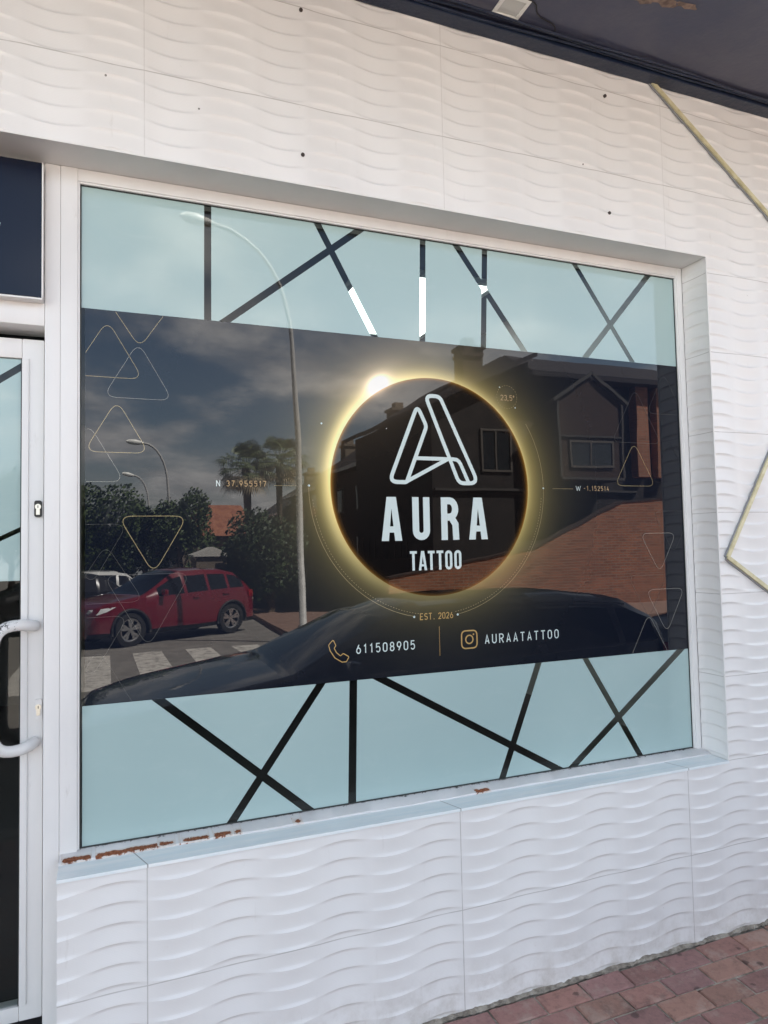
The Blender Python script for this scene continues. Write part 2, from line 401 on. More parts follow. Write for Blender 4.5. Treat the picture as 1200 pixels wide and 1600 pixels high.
class MB:
    """collects shapes into one mesh"""
    def __init__(s): s.v = []; s.f = []; s.m = []
    def add(s, vs, fs, m=0):
        k = len(s.v); s.v += [tuple(v) for v in vs]; s.f += [tuple(i + k for i in f) for f in fs]; s.m += [m]*len(fs); return s
    def box(s, x0, x1, y0, y1, z0, z1, bev=0, m=0):
        if bev <= 0:
            vs = [(x, y, z) for x in (x0, x1) for y in (y0, y1) for z in (z0, z1)]
            fs = [(0, 1, 3, 2), (4, 6, 7, 5), (0, 4, 5, 1), (2, 3, 7, 6), (0, 2, 6, 4), (1, 5, 7, 3)]
            return s.add(vs, fs, m)
        bm = bmesh.new(); bmesh.ops.create_cube(bm, size=1.0)
        for v in bm.verts: v.co = Vector((x0 + (v.co.x + .5)*(x1-x0), y0 + (v.co.y + .5)*(y1-y0), z0 + (v.co.z + .5)*(z1-z0)))
        bmesh.ops.bevel(bm, geom=list(bm.edges), offset=bev, segments=2, affect='EDGES', profile=.6)
        bm.verts.index_update(); s.add([v.co[:] for v in bm.verts], [[v.index for v in f.verts] for f in bm.faces], m); bm.free(); return s
    def tube(s, pts, r, n=10, cap=True, m=0):
        pts = [Vector(p) for p in pts]; rs = r if isinstance(r, (list, tuple)) else [r]*len(pts)
        k = len(s.v); up = Vector((0, 0, 1)); prev = None
        for i, p in enumerate(pts):
            t = (pts[min(i+1, len(pts)-1)] - pts[max(i-1, 0)]).normalized()
            if prev is None: a = t.cross(up if abs(t.z) < .9 else Vector((1, 0, 0))).normalized()
            else: a = (prev - t*prev.dot(t)).normalized()
            prev = a; b = t.cross(a)
            for j in range(n):
                q = 2*math.pi*j/n; s.v.append(tuple(p + (a*math.cos(q) + b*math.sin(q))*rs[i]))
        for i in range(len(pts)-1):
            for j in range(n): s.f.append((k+i*n+j, k+i*n+(j+1) % n, k+(i+1)*n+(j+1) % n, k+(i+1)*n+j)); s.m.append(m)
        if cap: s.f.append(tuple(k+j for j in range(n))); s.f.append(tuple(k+(len(pts)-1)*n+j for j in reversed(range(n)))); s.m += [m, m]
        return s
    def poly(s, pts, y, m=0):
        """flat polygon lying in an x-z plane, facing -y"""
        a = sum(pts[i][0]*pts[(i+1) % len(pts)][1] - pts[(i+1) % len(pts)][0]*pts[i][1] for i in range(len(pts)))
        if a < 0: pts = pts[::-1]
        return s.add([(p[0], y, p[1]) for p in pts], [tuple(range(len(pts)))], m)
    def prism(s, pts, y0, y1, m=0):
        n = len(pts); vs = [(p[0], y0, p[1]) for p in pts] + [(p[0], y1, p[1]) for p in pts]
        fs = [tuple(range(n)), tuple(range(2*n-1, n-1, -1))] + [(i, (i+1) % n + 0, (i+1) % n + n, i + n) for i in range(n)]
        return s.add(vs, fs, m)
    def build(s, name, mats, parent=None, smooth=False, local=False):
        o = mesh_obj(name, s.v, s.f, mats, parent, smooth, s.m if isinstance(mats, (list, tuple)) and len(mats) > 1 else None, local)
        return o

def recalc(o):
    bm = bmesh.new(); bm.from_mesh(o.data); bmesh.ops.recalc_face_normals(bm, faces=bm.faces); bm.to_mesh(o.data); bm.free(); return o

def autosmooth(o, deg=35):
    bm = bmesh.new(); bm.from_mesh(o.data)
    for f in bm.faces: f.smooth = True
    for e in bm.edges:
        if len(e.link_faces) == 2 and e.calc_face_angle(0) > R(deg): e.smooth = False
    bm.to_mesh(o.data); bm.free(); return o

def ribbon(pts, wd, closed=False):
    """a band of even width along a path, as quads (x,z)"""
    P = [Vector((p[0], p[1])) for p in pts]
    P = [p for i, p in enumerate(P) if i == 0 or (p - P[i-1]).length > 1e-6]
    if closed and (P[0]-P[-1]).length < 1e-6: P.pop()
    n = len(P); L = []; Rr = []
    for i in range(n):
        a = P[i-1] if (i > 0 or closed) else None; c = P[(i+1) % n] if (i < n-1 or closed) else None
        d1 = (P[i]-a).normalized() if a is not None else None; d2 = (c-P[i]).normalized() if c is not None else None
        if d1 is None: nrm = Vector((-d2.y, d2.x)); k = 1
        elif d2 is None: nrm = Vector((-d1.y, d1.x)); k = 1
        else:
            n1 = Vector((-d1.y, d1.x)); n2 = Vector((-d2.y, d2.x)); nrm = (n1+n2)
            nrm = nrm.normalized() if nrm.length > 1e-6 else n1; k = min(1/max(nrm.dot(n1), .3), 2.2)
        L.append(P[i]+nrm*wd/2*k); Rr.append(P[i]-nrm*wd/2*k)
    return [(L[i], Rr[i], Rr[(i+1) % n], L[(i+1) % n]) for i in range(n if closed else n-1)]

def add_ribbon(mb, pts, wd, y, closed=False, m=0):
    q = ribbon(pts, wd, closed); vs = []; fs = []
    for a in q:
        k = len(vs); vs += [(p.x, y, p.y) for p in a]; fs.append((k, k+1, k+2, k+3))
    mb.add(vs, fs, m)

def arc(cx, cz, rx, rz, a0, a1, n=10):
    return [(cx + rx*math.cos(R(a0+(a1-a0)*i/n)), cz + rz*math.sin(R(a0+(a1-a0)*i/n))) for i in range(n+1)]

def roundpoly(pts, r, n=6):
    """closed path through pts with rounded corners"""
    out = []; k = len(pts)
    for i in range(k):
        p = Vector(pts[i]); a = (Vector(pts[i-1])-p); b = (Vector(pts[(i+1) % k])-p)
        rr = r[i] if isinstance(r, (list, tuple)) else r
        ang = a.angle(b)/2; d = min(rr/math.tan(ang), a.length*.48, b.length*.48)
        s, e = p+a.normalized()*d, p+b.normalized()*d
        for j in range(n+1):
            t = j/n; q = s*(1-t)**2 + p*2*t*(1-t) + e*t*t; out.append((q.x, q.y))
    return out


# ------------------------------------------------------------------ THE SETTING: ground
def street_z(y): return -0.28 + 0.02*(y + 2.4)
GX, GY0, GY1 = 150, -160, -2.35
mb = MB()
ys = [GY1 + (GY0-GY1)*i/24 for i in range(25)]
for i in range(24):
    mb.add([(-GX, ys[i], street_z(ys[i])), (GX, ys[i], street_z(ys[i])), (GX, ys[i+1], street_z(ys[i+1])), (-GX, ys[i+1], street_z(ys[i+1]))], [(3, 2, 1, 0)])
tag(mb.build('street', M['asphalt']), kind='structure')
mb = MB()
for i in range(-4, 5):
    x0 = .43 + .985*i; x1 = x0 + .54
    if x0 > 3.3: continue
    y0, y1 = -8.4, -12.7
    mb.add([(x0, y0, street_z(y0)+.004), (x1, y0, street_z(y0)+.004), (x1, y1, street_z(y1)+.004), (x0, y1, street_z(y1)+.004)], [(3, 2, 1, 0)])
tag(mb.build('road_markings', M['marking']), kind='structure')
# pavers: real blocks, running bond, sloping gently to the kerb
def pav_z(y): return .0 + y*0.055
mb = MB(); tones = []
bw, bd, gp = .175, .086, .006
for r_ in range(26):
    yb = -0.012 - r_*(bd+gp)*1.0
    off = (.0905 if r_ % 2 else 0) + random.uniform(-.008, .008)
    if yb - bd < -2.2: break
    for c in range(-26, 36):
        x0 = c*(bw+gp) + off; x1 = x0 + bw; y1 = yb; y0 = yb - bd
        h = random.uniform(-.0035, .0015); t1, t2 = random.uniform(-.002, .002), random.uniform(-.0015, .0015)
        zz = lambda x, y, top: (pav_z(y) + h + (t1 if x > (x0+x1)/2 else -t1) + (t2 if y > (y0+y1)/2 else -t2)) if top else pav_z(y) - .05
        b = .005; vs = []
        for (xx0, xx1, yy0, yy1, dzz) in ((x0, x1, y0, y1, -.03), (x0, x1, y0, y1, -.005), (x0+b, x1-b, y0+b, y1-b, 0)):
            for (xx, yy) in ((xx0, yy0), (xx1, yy0), (xx1, yy1), (xx0, yy1)): vs.append((xx, yy, zz(xx, yy, True)+dzz))
        fs = [(8, 9, 10, 11)] + [(i, (i+1) % 4, 4+(i+1) % 4, 4+i) for i in range(4)] + [(4+i, 4+(i+1) % 4, 8+(i+1) % 4, 8+i) for i in range(4)]
        mb.add(vs, fs)
        k = random.random(); c0 = ((.26, .14, .125), (.29, .155, .13), (.25, .14, .132), (.29, .165, .13), (.26, .145, .135))[int(k*5)]
        f = random.uniform(1.05, 1.42); tones += [(c0[0]*f, c0[1]*f, c0[2]*f, 1)]*len(vs)
pv = mb.build('pavement', M['paver'])
ca = pv.data.color_attributes.new('tone', 'FLOAT_COLOR', 'POINT'); ca.data.foreach_set('color', np.array(tones, dtype=np.float32).ravel())
tag(pv, kind='structure')
mb = MB(); N = 60
mb.add([(-30, -2.2, pav_z(-2.2)-.007), (30, -2.2, pav_z(-2.2)-.007), (30, .1, -.007+.0055), (-30, .1, -.007+.0055)], [(0, 1, 2, 3)])
tag(mb.build('pavement_bedding', M['mortar']), kind='structure')
mb = MB()
for i in range(-14, 15): mb.box(i*1.0+.004, i*1.0+.996, -2.36, -2.2, -.6, pav_z(-2.2)+.004, .012)
tag(mb.build('kerb', M['kerb']), kind='structure')
# rough mortar fillet along the foot of the wall
mb = MB(); n = 420; prof = []
for i in range(n+1):
    x = -.23 + 4.4*i/n
    a = .006 + .008*abs(math.sin(i*.37)+math.sin(i*.113+1))*.5 + random.uniform(0, .006)
    hgt = .003 + .006*abs(math.sin(i*.21+2)) + random.uniform(0, .004)
    prof.append([(x, .0045, hgt), (x, -a*.35, hgt*.7), (x, -a, .001-a*.05)])
vs = [p for q in prof for p in q]; fs = []
for i in range(n):
    for j in range(2): fs.append((i*3+j, i*3+j+1, (i+1)*3+j+1, (i+1)*3+j))
mb.add(vs, fs); tag(mb.build('mortar_strip', M['mortar']), kind='structure')
# pavement on the far side
mb = MB(); zf = lambda y: street_z(y)+.13
pts = [(3.75, -12.2), (60, -12.2), (60, -60), (6.6, -60), (4.3, -20)]
mb.add([(a, b, zf(b)) for a, b in pts] + [(a, b, zf(b)-.4) for a, b in pts], [(4, 3, 2, 1, 0)] + [(i, (i+1) % 5, 5+(i+1) % 5, 5+i) for i in range(5)])
tag(recalc(mb.build('far_pavement', M['far_pave'])), kind='structure')

# ------------------------------------------------------------------ THE SHOP
shop = thing('shop_building', (1.0, 0, 0), 'white shop front clad in wave relief tiles around a large recessed window', 'shop front')
OX0, OX1, OZ0, OZ1, DEP = -0.2775, 2.2134, 0.6667, 2.733, 0.1333
CEIL = 3.43
ROW = 1/3/6; PER = 1/3; AMP = .0105; DPT = .0052
def wave_panel(u0, u1, z0, z1, mp, du=.0125):
    """relief tiles; mp(u, z, depth) -> point. lines run as sine waves, lens shaped facets below crests and above troughs"""
    nu = max(2, int(round((u1-u0)/du))+1); us = np.linspace(u0, u1, nu)
    s = -np.sin(2*np.pi*us/PER)
    sp, sm = np.maximum(s, 0), np.maximum(-s, 0)
    vv = np.array([0, .03, .07, .12, .16, .20, .30, .50, .70, .80, .84, .88, .93, .97, 1.0])      # downwards from a line
    def lens(v): return np.where(v < .20, np.sin(np.clip(v/.20, 0, 1)*np.pi/2), np.cos(np.clip((v-.20)/.80, 0, 1)*np.pi/2)**1.3)
    verts, faces = [], []
    k0 = int(math.floor(z0/ROW))-1; k1 = int(math.ceil(z1/ROW))+1
    for k in range(k0, k1+1):
        base = k*ROW + .012
        zt = base + AMP*s
        if (zt.max() < z0 - ROW*0) and True: continue
        if (zt - ROW).min() > z1: continue
        st = len(verts)
        for v in vv:
            z = np.clip(zt - v*ROW, z0, z1)
            d = DPT*(sp*lens(np.full_like(s, v)) + sm*lens(np.full_like(s, 1-v)))
            for a, b, c in zip(us, z, d): verts.append(mp(a, b, c))
        m = len(vv)
        for i in range(m-1):
            for j in range(nu-1):
                a = st+i*nu+j; b = a+1; c = a+nu+1; dd = a+nu
                if abs(verts[a][2]-verts[dd][2]) < 1e-7 and abs(verts[b][2]-verts[c][2]) < 1e-7: continue
                faces.append((a, dd, c, b))
    return verts, faces
mb = MB()
front = lambda a, z, d: (a, d, z)
for (a, b, c, e) in ((-.2325, 4.6, 0, OZ0), (OX1, 4.6, OZ0, OZ1), (-2.2, 4.6, OZ1, CEIL)):
    v, f = wave_panel(a, b, c, e, front); mb.add(v, f)
v, f = wave_panel(.1667+.012, .1667+.012+DEP, OZ0, OZ1, lambda a, z, d: (OX1 + d*1.25, a-.1787, z)); mb.add(v, [q[::-1] for q in f])
wall = mb.build('tiled_wall', M['tile'], shop, smooth=True)
# backing masonry
mb = MB()
mb.box(-.2325, 6.0, .0085, .158, -.3, OZ0-.002)
mb.box(OX1+.0085, 26.0, .0086, 8, OZ0-.001, CEIL)
mb.box(-6, OX1+.004, .0087, .158, OZ1+.001, CEIL)
mb.box(-12, -1.45, .0088, 8, -.3, OZ1)
mb.build('masonry', mat('white_masonry', (.72, .71, .70), .6), shop)
# head of the opening: smooth tiles
mb = MB(); mb.add([(-1.45, .001, OZ1), (OX1, .001, OZ1), (OX1, DEP+.03, OZ1+.0), (-1.45, DEP+.03, OZ1+.0)], [(3, 2, 1, 0)])
for i in range(3): pass
mb.build('lintel_soffit', mat('lintel_tile', rough=.4, build=varied((.70, .69, .68), (.75, .74, .73), 3)), shop)
# thin corner beads
mb = MB(); mb.box(OX1-.0012, OX1+.0035, -.0008, .004, OZ0, OZ1); mb.box(-1.45, OX1-.0012, -.0007, .004, OZ1-.0012, OZ1+.0035)
mb.build('corner_bead', M['frame'], shop)
# upper storey and canopy
mb = MB(); mb.box(-12, 26, .0, 9, CEIL+.30, 12.0); mb.build('upper_wall', M['render_tan'], shop)
mb = MB(); mb.box(-8, 10, -1.45, .0, CEIL, CEIL+.30, 0);
can = mb.build('canopy', M['canopy'], shop)
mb = MB(); mb.box(-8, 10, -.058, -.0002, CEIL-.020, CEIL-.0005, .003); mb.build('cornice', M['navy_cable'], shop)
# flaking patch on the soffit
mb = MB()
random.seed(3)
for (cx, cy, rr) in ((1.62, -.33, .05), (1.70, -.345, .045), (1.78, -.36, .04), (1.58, -.37, .03)):
    pts = [(cx+rr*random.uniform(.5, 1.25)*math.cos(a*.45)*1.2, cy+rr*random.uniform(.4, 1)*math.sin(a*.45)*.5) for a in range(14)]
    mb = MB(); mb.add([(p[0], p[1], CEIL-.0012-.0003*cx) for p in pts], [tuple(range(14))])
    mb.build('flaked_patch', M['flake'], shop)
# canopy column
# window
mb = MB()
WX0, WX1, WZ0, WZ1 = -0.187, 2.185, 0.687, 2.694
mb.box(-.2345, WX0, DEP, .19, WZ0-.02, OZ1-.0005, .002)
mb.box(WX1, OX1-.0002, DEP+.0003, .19, WZ0-.02, OZ1-.0007, .002)
mb.box(WX0+.0002, WX1-.0002, DEP+.0006, .19, WZ1, OZ1-.0009, .002)
mb.box(WX0+.0003, WX0+.006, DEP+.004, .19, WZ0, WZ1, .001)
mb.box(WX1-.007, WX1-.0003, DEP+.004, .19, WZ0, WZ1, .001)
mb.box(WX0+.006, WX1-.007, DEP+.004, .19, WZ1-.006, WZ1-.0003, .001)
frame = autosmooth(mb.build('window_frame', M['frame'], shop))
mb = MB()
def rail(xa, xb, ye, ze):
    xs_ = np.linspace(xa, xb, 90); pr_ = [(.0895, .6600), (.0895, .6725), (.0915, .6748), (ye-.002, ze), (ye, ze), (ye, .6600)]
    rv = [(float(x), p[0] + (random.uniform(-.0007, .0007) if 0 < i < 4 else 0), p[1] + (random.uniform(-.0005, .0005) if 0 < i < 3 else 0)) for x in xs_ for i, p in enumerate(pr_)]
    rf_ = [(i*6+j, i*6+j+1, (i+1)*6+j+1, (i+1)*6+j) for i in range(89) for j in range(5)] + [(0, 5, 4, 3, 2, 1), tuple(89*6+j for j in range(6))]
    mb.add(rv, rf_)
rail(WX0+.0004, OX1-.0004, .150, WZ0-.0005); rail(-.2335, WX0+.0002, .1345, WZ0-.003)
autosmooth(recalc(mb.build('bottom_rail', M['frame_rust'], frame)), 30)
mb = MB(); mb.box(WX0, WX0+.010, .1447, .152, WZ0, WZ1-.006); mb.box(WX0+.010, WX1-.008, .1448, .152, WZ0-.0005, WZ0+.003); mb.box(WX1-.009, WX1-.006, .1446, .152, WZ0+.004, WZ1-.006); mb.box(WX0+.010, WX1-.009, .1445, .152, WZ1-.009, WZ1-.006)
mb.build('glazing_gasket', M['rubber'], frame)
GY = .1500
mb = MB(); mb.poly([(WX0, WZ0), (WX1, WZ0), (WX1, WZ1), (WX0, WZ1)], GY); mb.build('window_pane', M['pane'], frame)
# sill
mb = MB(); S0 = .6685
mb.add([(-.2335, -.004, S0-.0005), (OX1+.0, -.004, S0-.0005), (OX1, DEP+.001, S0+.0015), (-.2335, DEP+.001, S0+.0015), (-.2335, -.004, S0-.0095), (OX1, -.004, S0-.0095), (OX1, DEP, S0-.0095), (-.2335, DEP, S0-.0095)],
       [(0, 1, 2, 3), (4, 5, 1, 0), (5, 6, 2, 1), (7, 4, 0, 3)])
mb.build('window_sill', M['sill'], shop)
# door frame
mb = MB()
mb.box(-.2772, -.2348, DEP, .26, -.05, OZ1-.001, .0025)
mb.box(-1.45, -.2775, DEP+.001, .26, 2.2325, 2.305, .003)
mb.box(-1.45, -1.40, DEP, .26, -.05, 2.2325, .003)
mb.box(-1.45, -.2775, DEP+.012, .20, 2.305, OZ1-.001, 0)
dframe = autosmooth(mb.build('door_frame', M['frame'], shop))
mb = MB(); mb.box(-1.45, -.2343, -.03, .40, -.3, .17, .006); mb.build('door_step', mat('dark_step', (.05, .05, .055), .5), shop)
# end face of the low wall beside the door
# door leaf
DY = .2
mb = MB()
mb.box(-.343, -.283, DY, DY+.045, .205, 2.207, .003)
mb.box(-.3432, -.324, DY-.006, DY+.04, .250, 2.147, .003)
mb.box(-1.40, -.3433, DY+.0004, DY+.045, 2.147, 2.2068, .003)
mb.box(-1.40, -.3433, DY+.0004, DY+.045, .205, .247, .003)
mb.box(-1.40, -1.34, DY, DY+.045, .247, 2.147, .003)
door = autosmooth(mb.build('door', M['frame'], shop))
mb = MB(); mb.poly([(-1.34, .247), (-.3430, .247), (-.3430, 2.147), (-1.34, 2.147)], DY+.012); mb.build('door_pane', M['pane'], door)
mb = MB(); mb.box(-.3465, -.3432, DY+.004, DY+.011, .247, 2.147); mb.build('door_gasket', M['rubber'], door)
# pull handle: D shaped white tube standing off the stile
def bend(p0, c, p1, n=6): return [tuple(Vector(p0)*(1-t)**2 + Vector(c)*2*t*(1-t) + Vector(p1)*t*t for t in [i/n])[0] for i in range(n+1)]
hz0, hz1 = 1.340, .998
top = [(-.305, DY-.004, hz0), (-.315, DY-.03, hz0+.003)] + bend((-.340, DY-.048, hz0+.008), (-.404, DY-.085, hz0+.012), (-.404, DY-.085, hz0-.048))
bot = [(p[0], p[1], hz0+hz1-p[2]) for p in top][::-1]
mb = MB(); mb.tube([Vector(p) for p in top+bot], .0165, 16)
autosmooth(mb.build('handle', M['pull'], door), 60)
mb = MB(); mb.box(-.405, -.36, DY-.098, DY-.069, 1.205, 1.2075); 
def lock(cx, cz, w_, h_, m_):
    mb = MB(); pts = roundpoly([(cx-w_/2, cz-h_/2), (cx+w_/2, cz-h_/2), (cx+w_/2, cz+h_/2), (cx-w_/2, cz+h_/2)], w_*.35)
    mb.prism(pts, DY-.009, DY+.0005); pl = recalc(mb.build('lock_plate', m_, door))
    mb = MB(); mb.prism(arc(cx, cz+.006, .0085, .0085, 0, 350, 20), DY-.013, DY-.0085); mb.prism([(cx-.005, cz-.018), (cx+.005, cz-.018), (cx+.005, cz-.0015), (cx-.005, cz-.0015)], DY-.0129, DY-.0086)
    recalc(mb.build('lock_cylinder', M['steel'], door))
    mb = MB(); mb.box(cx-.0012, cx+.0012, DY-.0134, DY-.0125, cz+.002, cz+.010); mb.build('keyhole', M['black'], door)
lock(-.2975, 1.6895, .021, .050, M['black']); lock(-.2945, 1.0940, .019, .058, M['frame'])
# interior shell
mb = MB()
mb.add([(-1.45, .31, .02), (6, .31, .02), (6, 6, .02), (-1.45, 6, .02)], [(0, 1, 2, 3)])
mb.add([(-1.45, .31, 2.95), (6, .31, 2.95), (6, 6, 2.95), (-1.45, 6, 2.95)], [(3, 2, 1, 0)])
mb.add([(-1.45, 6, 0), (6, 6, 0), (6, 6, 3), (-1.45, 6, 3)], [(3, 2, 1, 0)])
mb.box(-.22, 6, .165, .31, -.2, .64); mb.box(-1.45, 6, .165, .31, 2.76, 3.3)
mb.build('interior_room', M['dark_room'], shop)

# lit panel on the ceiling inside
tl = thing('ceiling_panel_light', (1.45, 1.5, 2.93), 'pale lit ceiling panel seen through the clear strips of the upper film', 'ceiling light')
mb = MB(); mb.box(1.10, 1.80, 1.02, 1.98, 2.925, 2.945); mb.build('diffuser', M['panel_light'], tl)
mb = MB(); mb.box(1.07, 1.0998, .99, 2.01, 2.92, 2.948); mb.box(1.8002, 1.83, .99, 2.01, 2.92, 2.948); mb.box(1.0999, 1.8001, .99, 1.0198, 2.92, 2.948); mb.box(1.0999, 1.8001, 1.9802, 2.01, 2.92, 2.948); mb.build('bezel', M['lamp_white'], tl)
td = thing('reception_desk', (2.9, 1.05, .02), 'pale reception desk standing inside behind the lower right clear strips', 'desk')
mb = MB(); mb.box(2.35, 3.5, .80, 1.35, .02, .90, .004); mb.build('body', M['lamp_white'], td); mb = MB(); mb.box(2.30, 3.55, .75, 1.40, .902, .935, .004); mb.build('desk_top', M['ant'], td)

# ------------------------------------------------------------------ films on the glass
FY = GY - .0012
def split(poly, p, d, hw):
    """cut a convex polygon by a band around a line; returns pieces on both sides"""
    out = []
    n = Vector((-d[1], d[0]))
    for sg in (1, -1):
        res = []; m = len(poly)
        f = lambda q: sg*((q[0]-p[0])*n.x + (q[1]-p[1])*n.y) - hw
        for i in range(m):
            a, b = poly[i], poly[(i+1) % m]; fa, fb = f(a), f(b)
            if fa >= 0: res.append(a)
            if (fa >= 0) != (fb >= 0):
                t = fa/(fa-fb); res.append((a[0]+(b[0]-a[0])*t, a[1]+(b[1]-a[1])*t))
        if len(res) > 2: out.append(res)
    return out
def area(p): return abs(sum(p[i][0]*p[(i+1) % len(p)][1]-p[(i+1) % len(p)][0]*p[i][1] for i in range(len(p))))/2
def film(name, rect, lines, label, y):
    t = thing(name, (rect[0], y, rect[1]), label, 'window film')
    P = [[(rect[0], rect[1]), (rect[2], rect[1]), (rect[2], rect[3]), (rect[0], rect[3])]]
    for a, b, hw in lines:
        d = Vector((b[0]-a[0], b[1]-a[1])).normalized(); Q = []
        for q in P: Q += split(q, a, d, hw)
        P = [q for q in Q if area(q) > 2e-5]
    for q in P:
        mb = MB(); mb.poly(q, y); mb.build('film_piece', M['film'], t)
    return t
H = .0118
film('frosted_film', (-.181, 2.304, 2.1775, 2.6875),
     [((.204, 2.686), (.201, 2.311), .0115), ((.726, 2.679), (.258, 2.306), H), ((.579, 2.684), (.786, 2.300), H), ((.983, 2.681), (.972, 2.300), .0115),
      ((1.124, 2.682), (1.410, 2.305), H), ((1.245, 2.682), (1.228, 2.304), .0115), ((1.665, 2.683), (1.934, 2.312), .0105), ((2.038, 2.682), (1.706, 2.312), H)],
     'upper frosted aqua film cut by crossing clear strips above the black poster', FY)
film('frosted_film', (-.174, .6895, 2.1775, 1.098),
     [((.051, 1.090), (.506, .697), .013), ((.562, 1.094), (.265, .692), .013), ((.680, 1.101), (.668, .693), .014), ((.775, 1.099), (1.493, .694), .013),
      ((1.430, 1.097), (1.257, .690), .013), ((2.131, 1.094), (1.579, .694), .013), ((1.650, 1.095), (1.901, .690), .012)],
     'lower frosted aqua film cut by crossing clear strips below the black poster', FY)
film('frosted_film', (-1.34, 1.475, -.3470, 2.145),
     [((-.339, 2.128), (-.70, 1.86), .010), ((-.339, 1.632), (-.60, 1.50), .007), ((-.339, 1.722), (-.60, 1.52), .0)],
     'frosted aqua film on the upper half of the glass door', DY+.0105)

# ------------------------------------------------------------------ black printed poster with its lettering
PY = GY - .0016
BX0, BX1, BZ0, BZ1 = -.1668, 2.1778, 1.0985, 2.3035
sign = thing('window_poster', (1.0, PY, BZ0), 'wide black vinyl poster with a glowing eclipse ring and AURA TATTOO across the window', 'window sign')
mb = MB(); mb.poly([(BX0, BZ0), (BX1, BZ0), (BX1, BZ1), (BX0, BZ1)], PY); mb.build('printed_sheet', M['print'], sign)
LY = PY - .0006
class Lay:
    def __init__(s, y): s.y = y; s.mb = MB()
    def stroke(s, pts, wd, closed=False): s.y -= .00002; add_ribbon(s.mb, pts, wd, s.y, closed)
    def poly(s, pts): s.y -= .00002; s.mb.poly(pts, s.y)
    def build(s, name, m, p): return s.mb.build(name, m, p)
def glyph(ch, w_, bold=False, t=.13):
    """strokes of a condensed grotesque letter; cell height 1, width w_ (centre lines)"""
    h = 1 - t; W_ = w_; o = t/2
    T = lambda pts: [(x, o + z*h) for x, z in pts]
    A = lambda cx, cz, rx, rz, a0, a1, n=12: arc(cx, cz, rx, rz, a0, a1, n)
    c = W_/2; rz = min(.30, W_/2*1.15)
    box = A(c, 1-rz, c, rz, 180, 0) + A(c, rz, c, rz, 0, -180)
    G = {
     '0': [(box, True)], 'O': [(box, True)],
     '1': [([(W_*.12, .78), (W_*.62, 1), (W_*.62, 0)], False)],
     '2': [(A(c, .72, c, .28, 170, -32, 14) + [(0, 0), (W_, 0)], False)],
     '3': [(A(c, .75, c*.9, .25, 155, -80, 12), False), (A(c, .26, c, .27, 85, -155, 12), False)],
     '4': [([(W_*.62, 1), (0, .26), (W_, .26)], False), ([(W_*.74, .52), (W_*.74, 0)], False)],
     '5': [([(W_*.95, 1), (W_*.1, 1), (W_*.06, .55)] + A(c, .32, c, .32, 128, -150, 14), False)],
     '6': [(A(c, .31, c, .31, 0, 360, 18), True), ([(W_*.08, .45), (W_*.62, 1.0)], False)],
     '7': [([(0, 1), (W_, 1), (W_*.32, 0)], False)],
     '8': [(A(c, .755, c*.88, .245, 0, 360, 18), True), (A(c, .27, c, .27, 0, 360, 18), True)],
     '9': [(A(c, .69, c, .31, 0, 360, 18), True), ([(W_*.92, .55), (W_*.38, 0)], False)],
     'A': [([(0, -t*.3), (c, 1), (W_, -t*.3)], False), ([(W_*.2, .27), (W_*.8, .27)], False)],
     'U': [([(0, 1+o)] + A(c, rz, c, rz, 180, 360) + [(W_, 1+o)], False)],
     'R': [([(0, -o), (0, 1), (c, 1)] + A(c, .74, c, .26, 90, -90) + [(0, .48)], False), ([(W_*.45, .48), (W_, -o)], False)],
     'T': [([(-t*.25, 1), (W_+t*.25, 1)], False), ([(c, 1), (c, -o)], False)],
     'E': [([(W_, 1), (0, 1), (0, 0), (W_, 0)], False), ([(0, .51), (W_*.85, .51)], False)],
     'S': [(A(c, .745, c, .255, 25, 270, 12) + A(c, .245, c, .265, 90, -155, 12)[1:], False)],
     'N': [([(0, -o), (0, 1+o)], False), ([(W_, -o), (W_, 1+o)], False), ([(0, 1), (W_, 0)], False)],
     'W': [([(-W_*.1, 1+o), (W_*.22, -o)], False), ([(W_*.22, -o), (c, .9)], False), ([(c, .9), (W_*.78, -o)], False), ([(W_*.78, -o), (W_*1.1, 1+o)], False)],
     '-': [([(W_*.1, .45), (W_*.8, .45)], False)],
     '.': [([(W_*.1, -o), (W_*.1, t-o)], False)], ',': [([(W_*.18, t-o), (W_*.05, -.18)], False)],
     'D': [(A(W_*.3, .84, W_*.3, .16, 0, 360, 12), True)],
    }[ch]
    return [(T(p), cl) for p, cl in G]
def text(lay, s, x0, x1, z0, hgt, wr=.5, t=.13, slope=0, wide={}):
    """fit s between x0 and x1 (outer edges), cap height hgt"""
    ws = [{'.': .12, ',': .14, '1': wr*.75, ' ': .35, '-': .4, 'D': .3, 'W': wr*1.35}.get(c, wr) for c in s]
    n = len(s); tot = x1-x0
    inner = sum(ws)*hgt + n*t*hgt
    gap = (tot-inner)/max(n-1, 1); x = x0 + t*hgt/2
    for c, w_ in zip(s, ws):
        if c != ' ':
            for pts, cl in glyph(c, w_, t=t):
                lay.stroke([(x+px*hgt, z0+pz*hgt) for px, pz in pts], t*hgt*(1.5 if c in '.,' else 1), cl)
        x += (w_+t)*hgt + gap
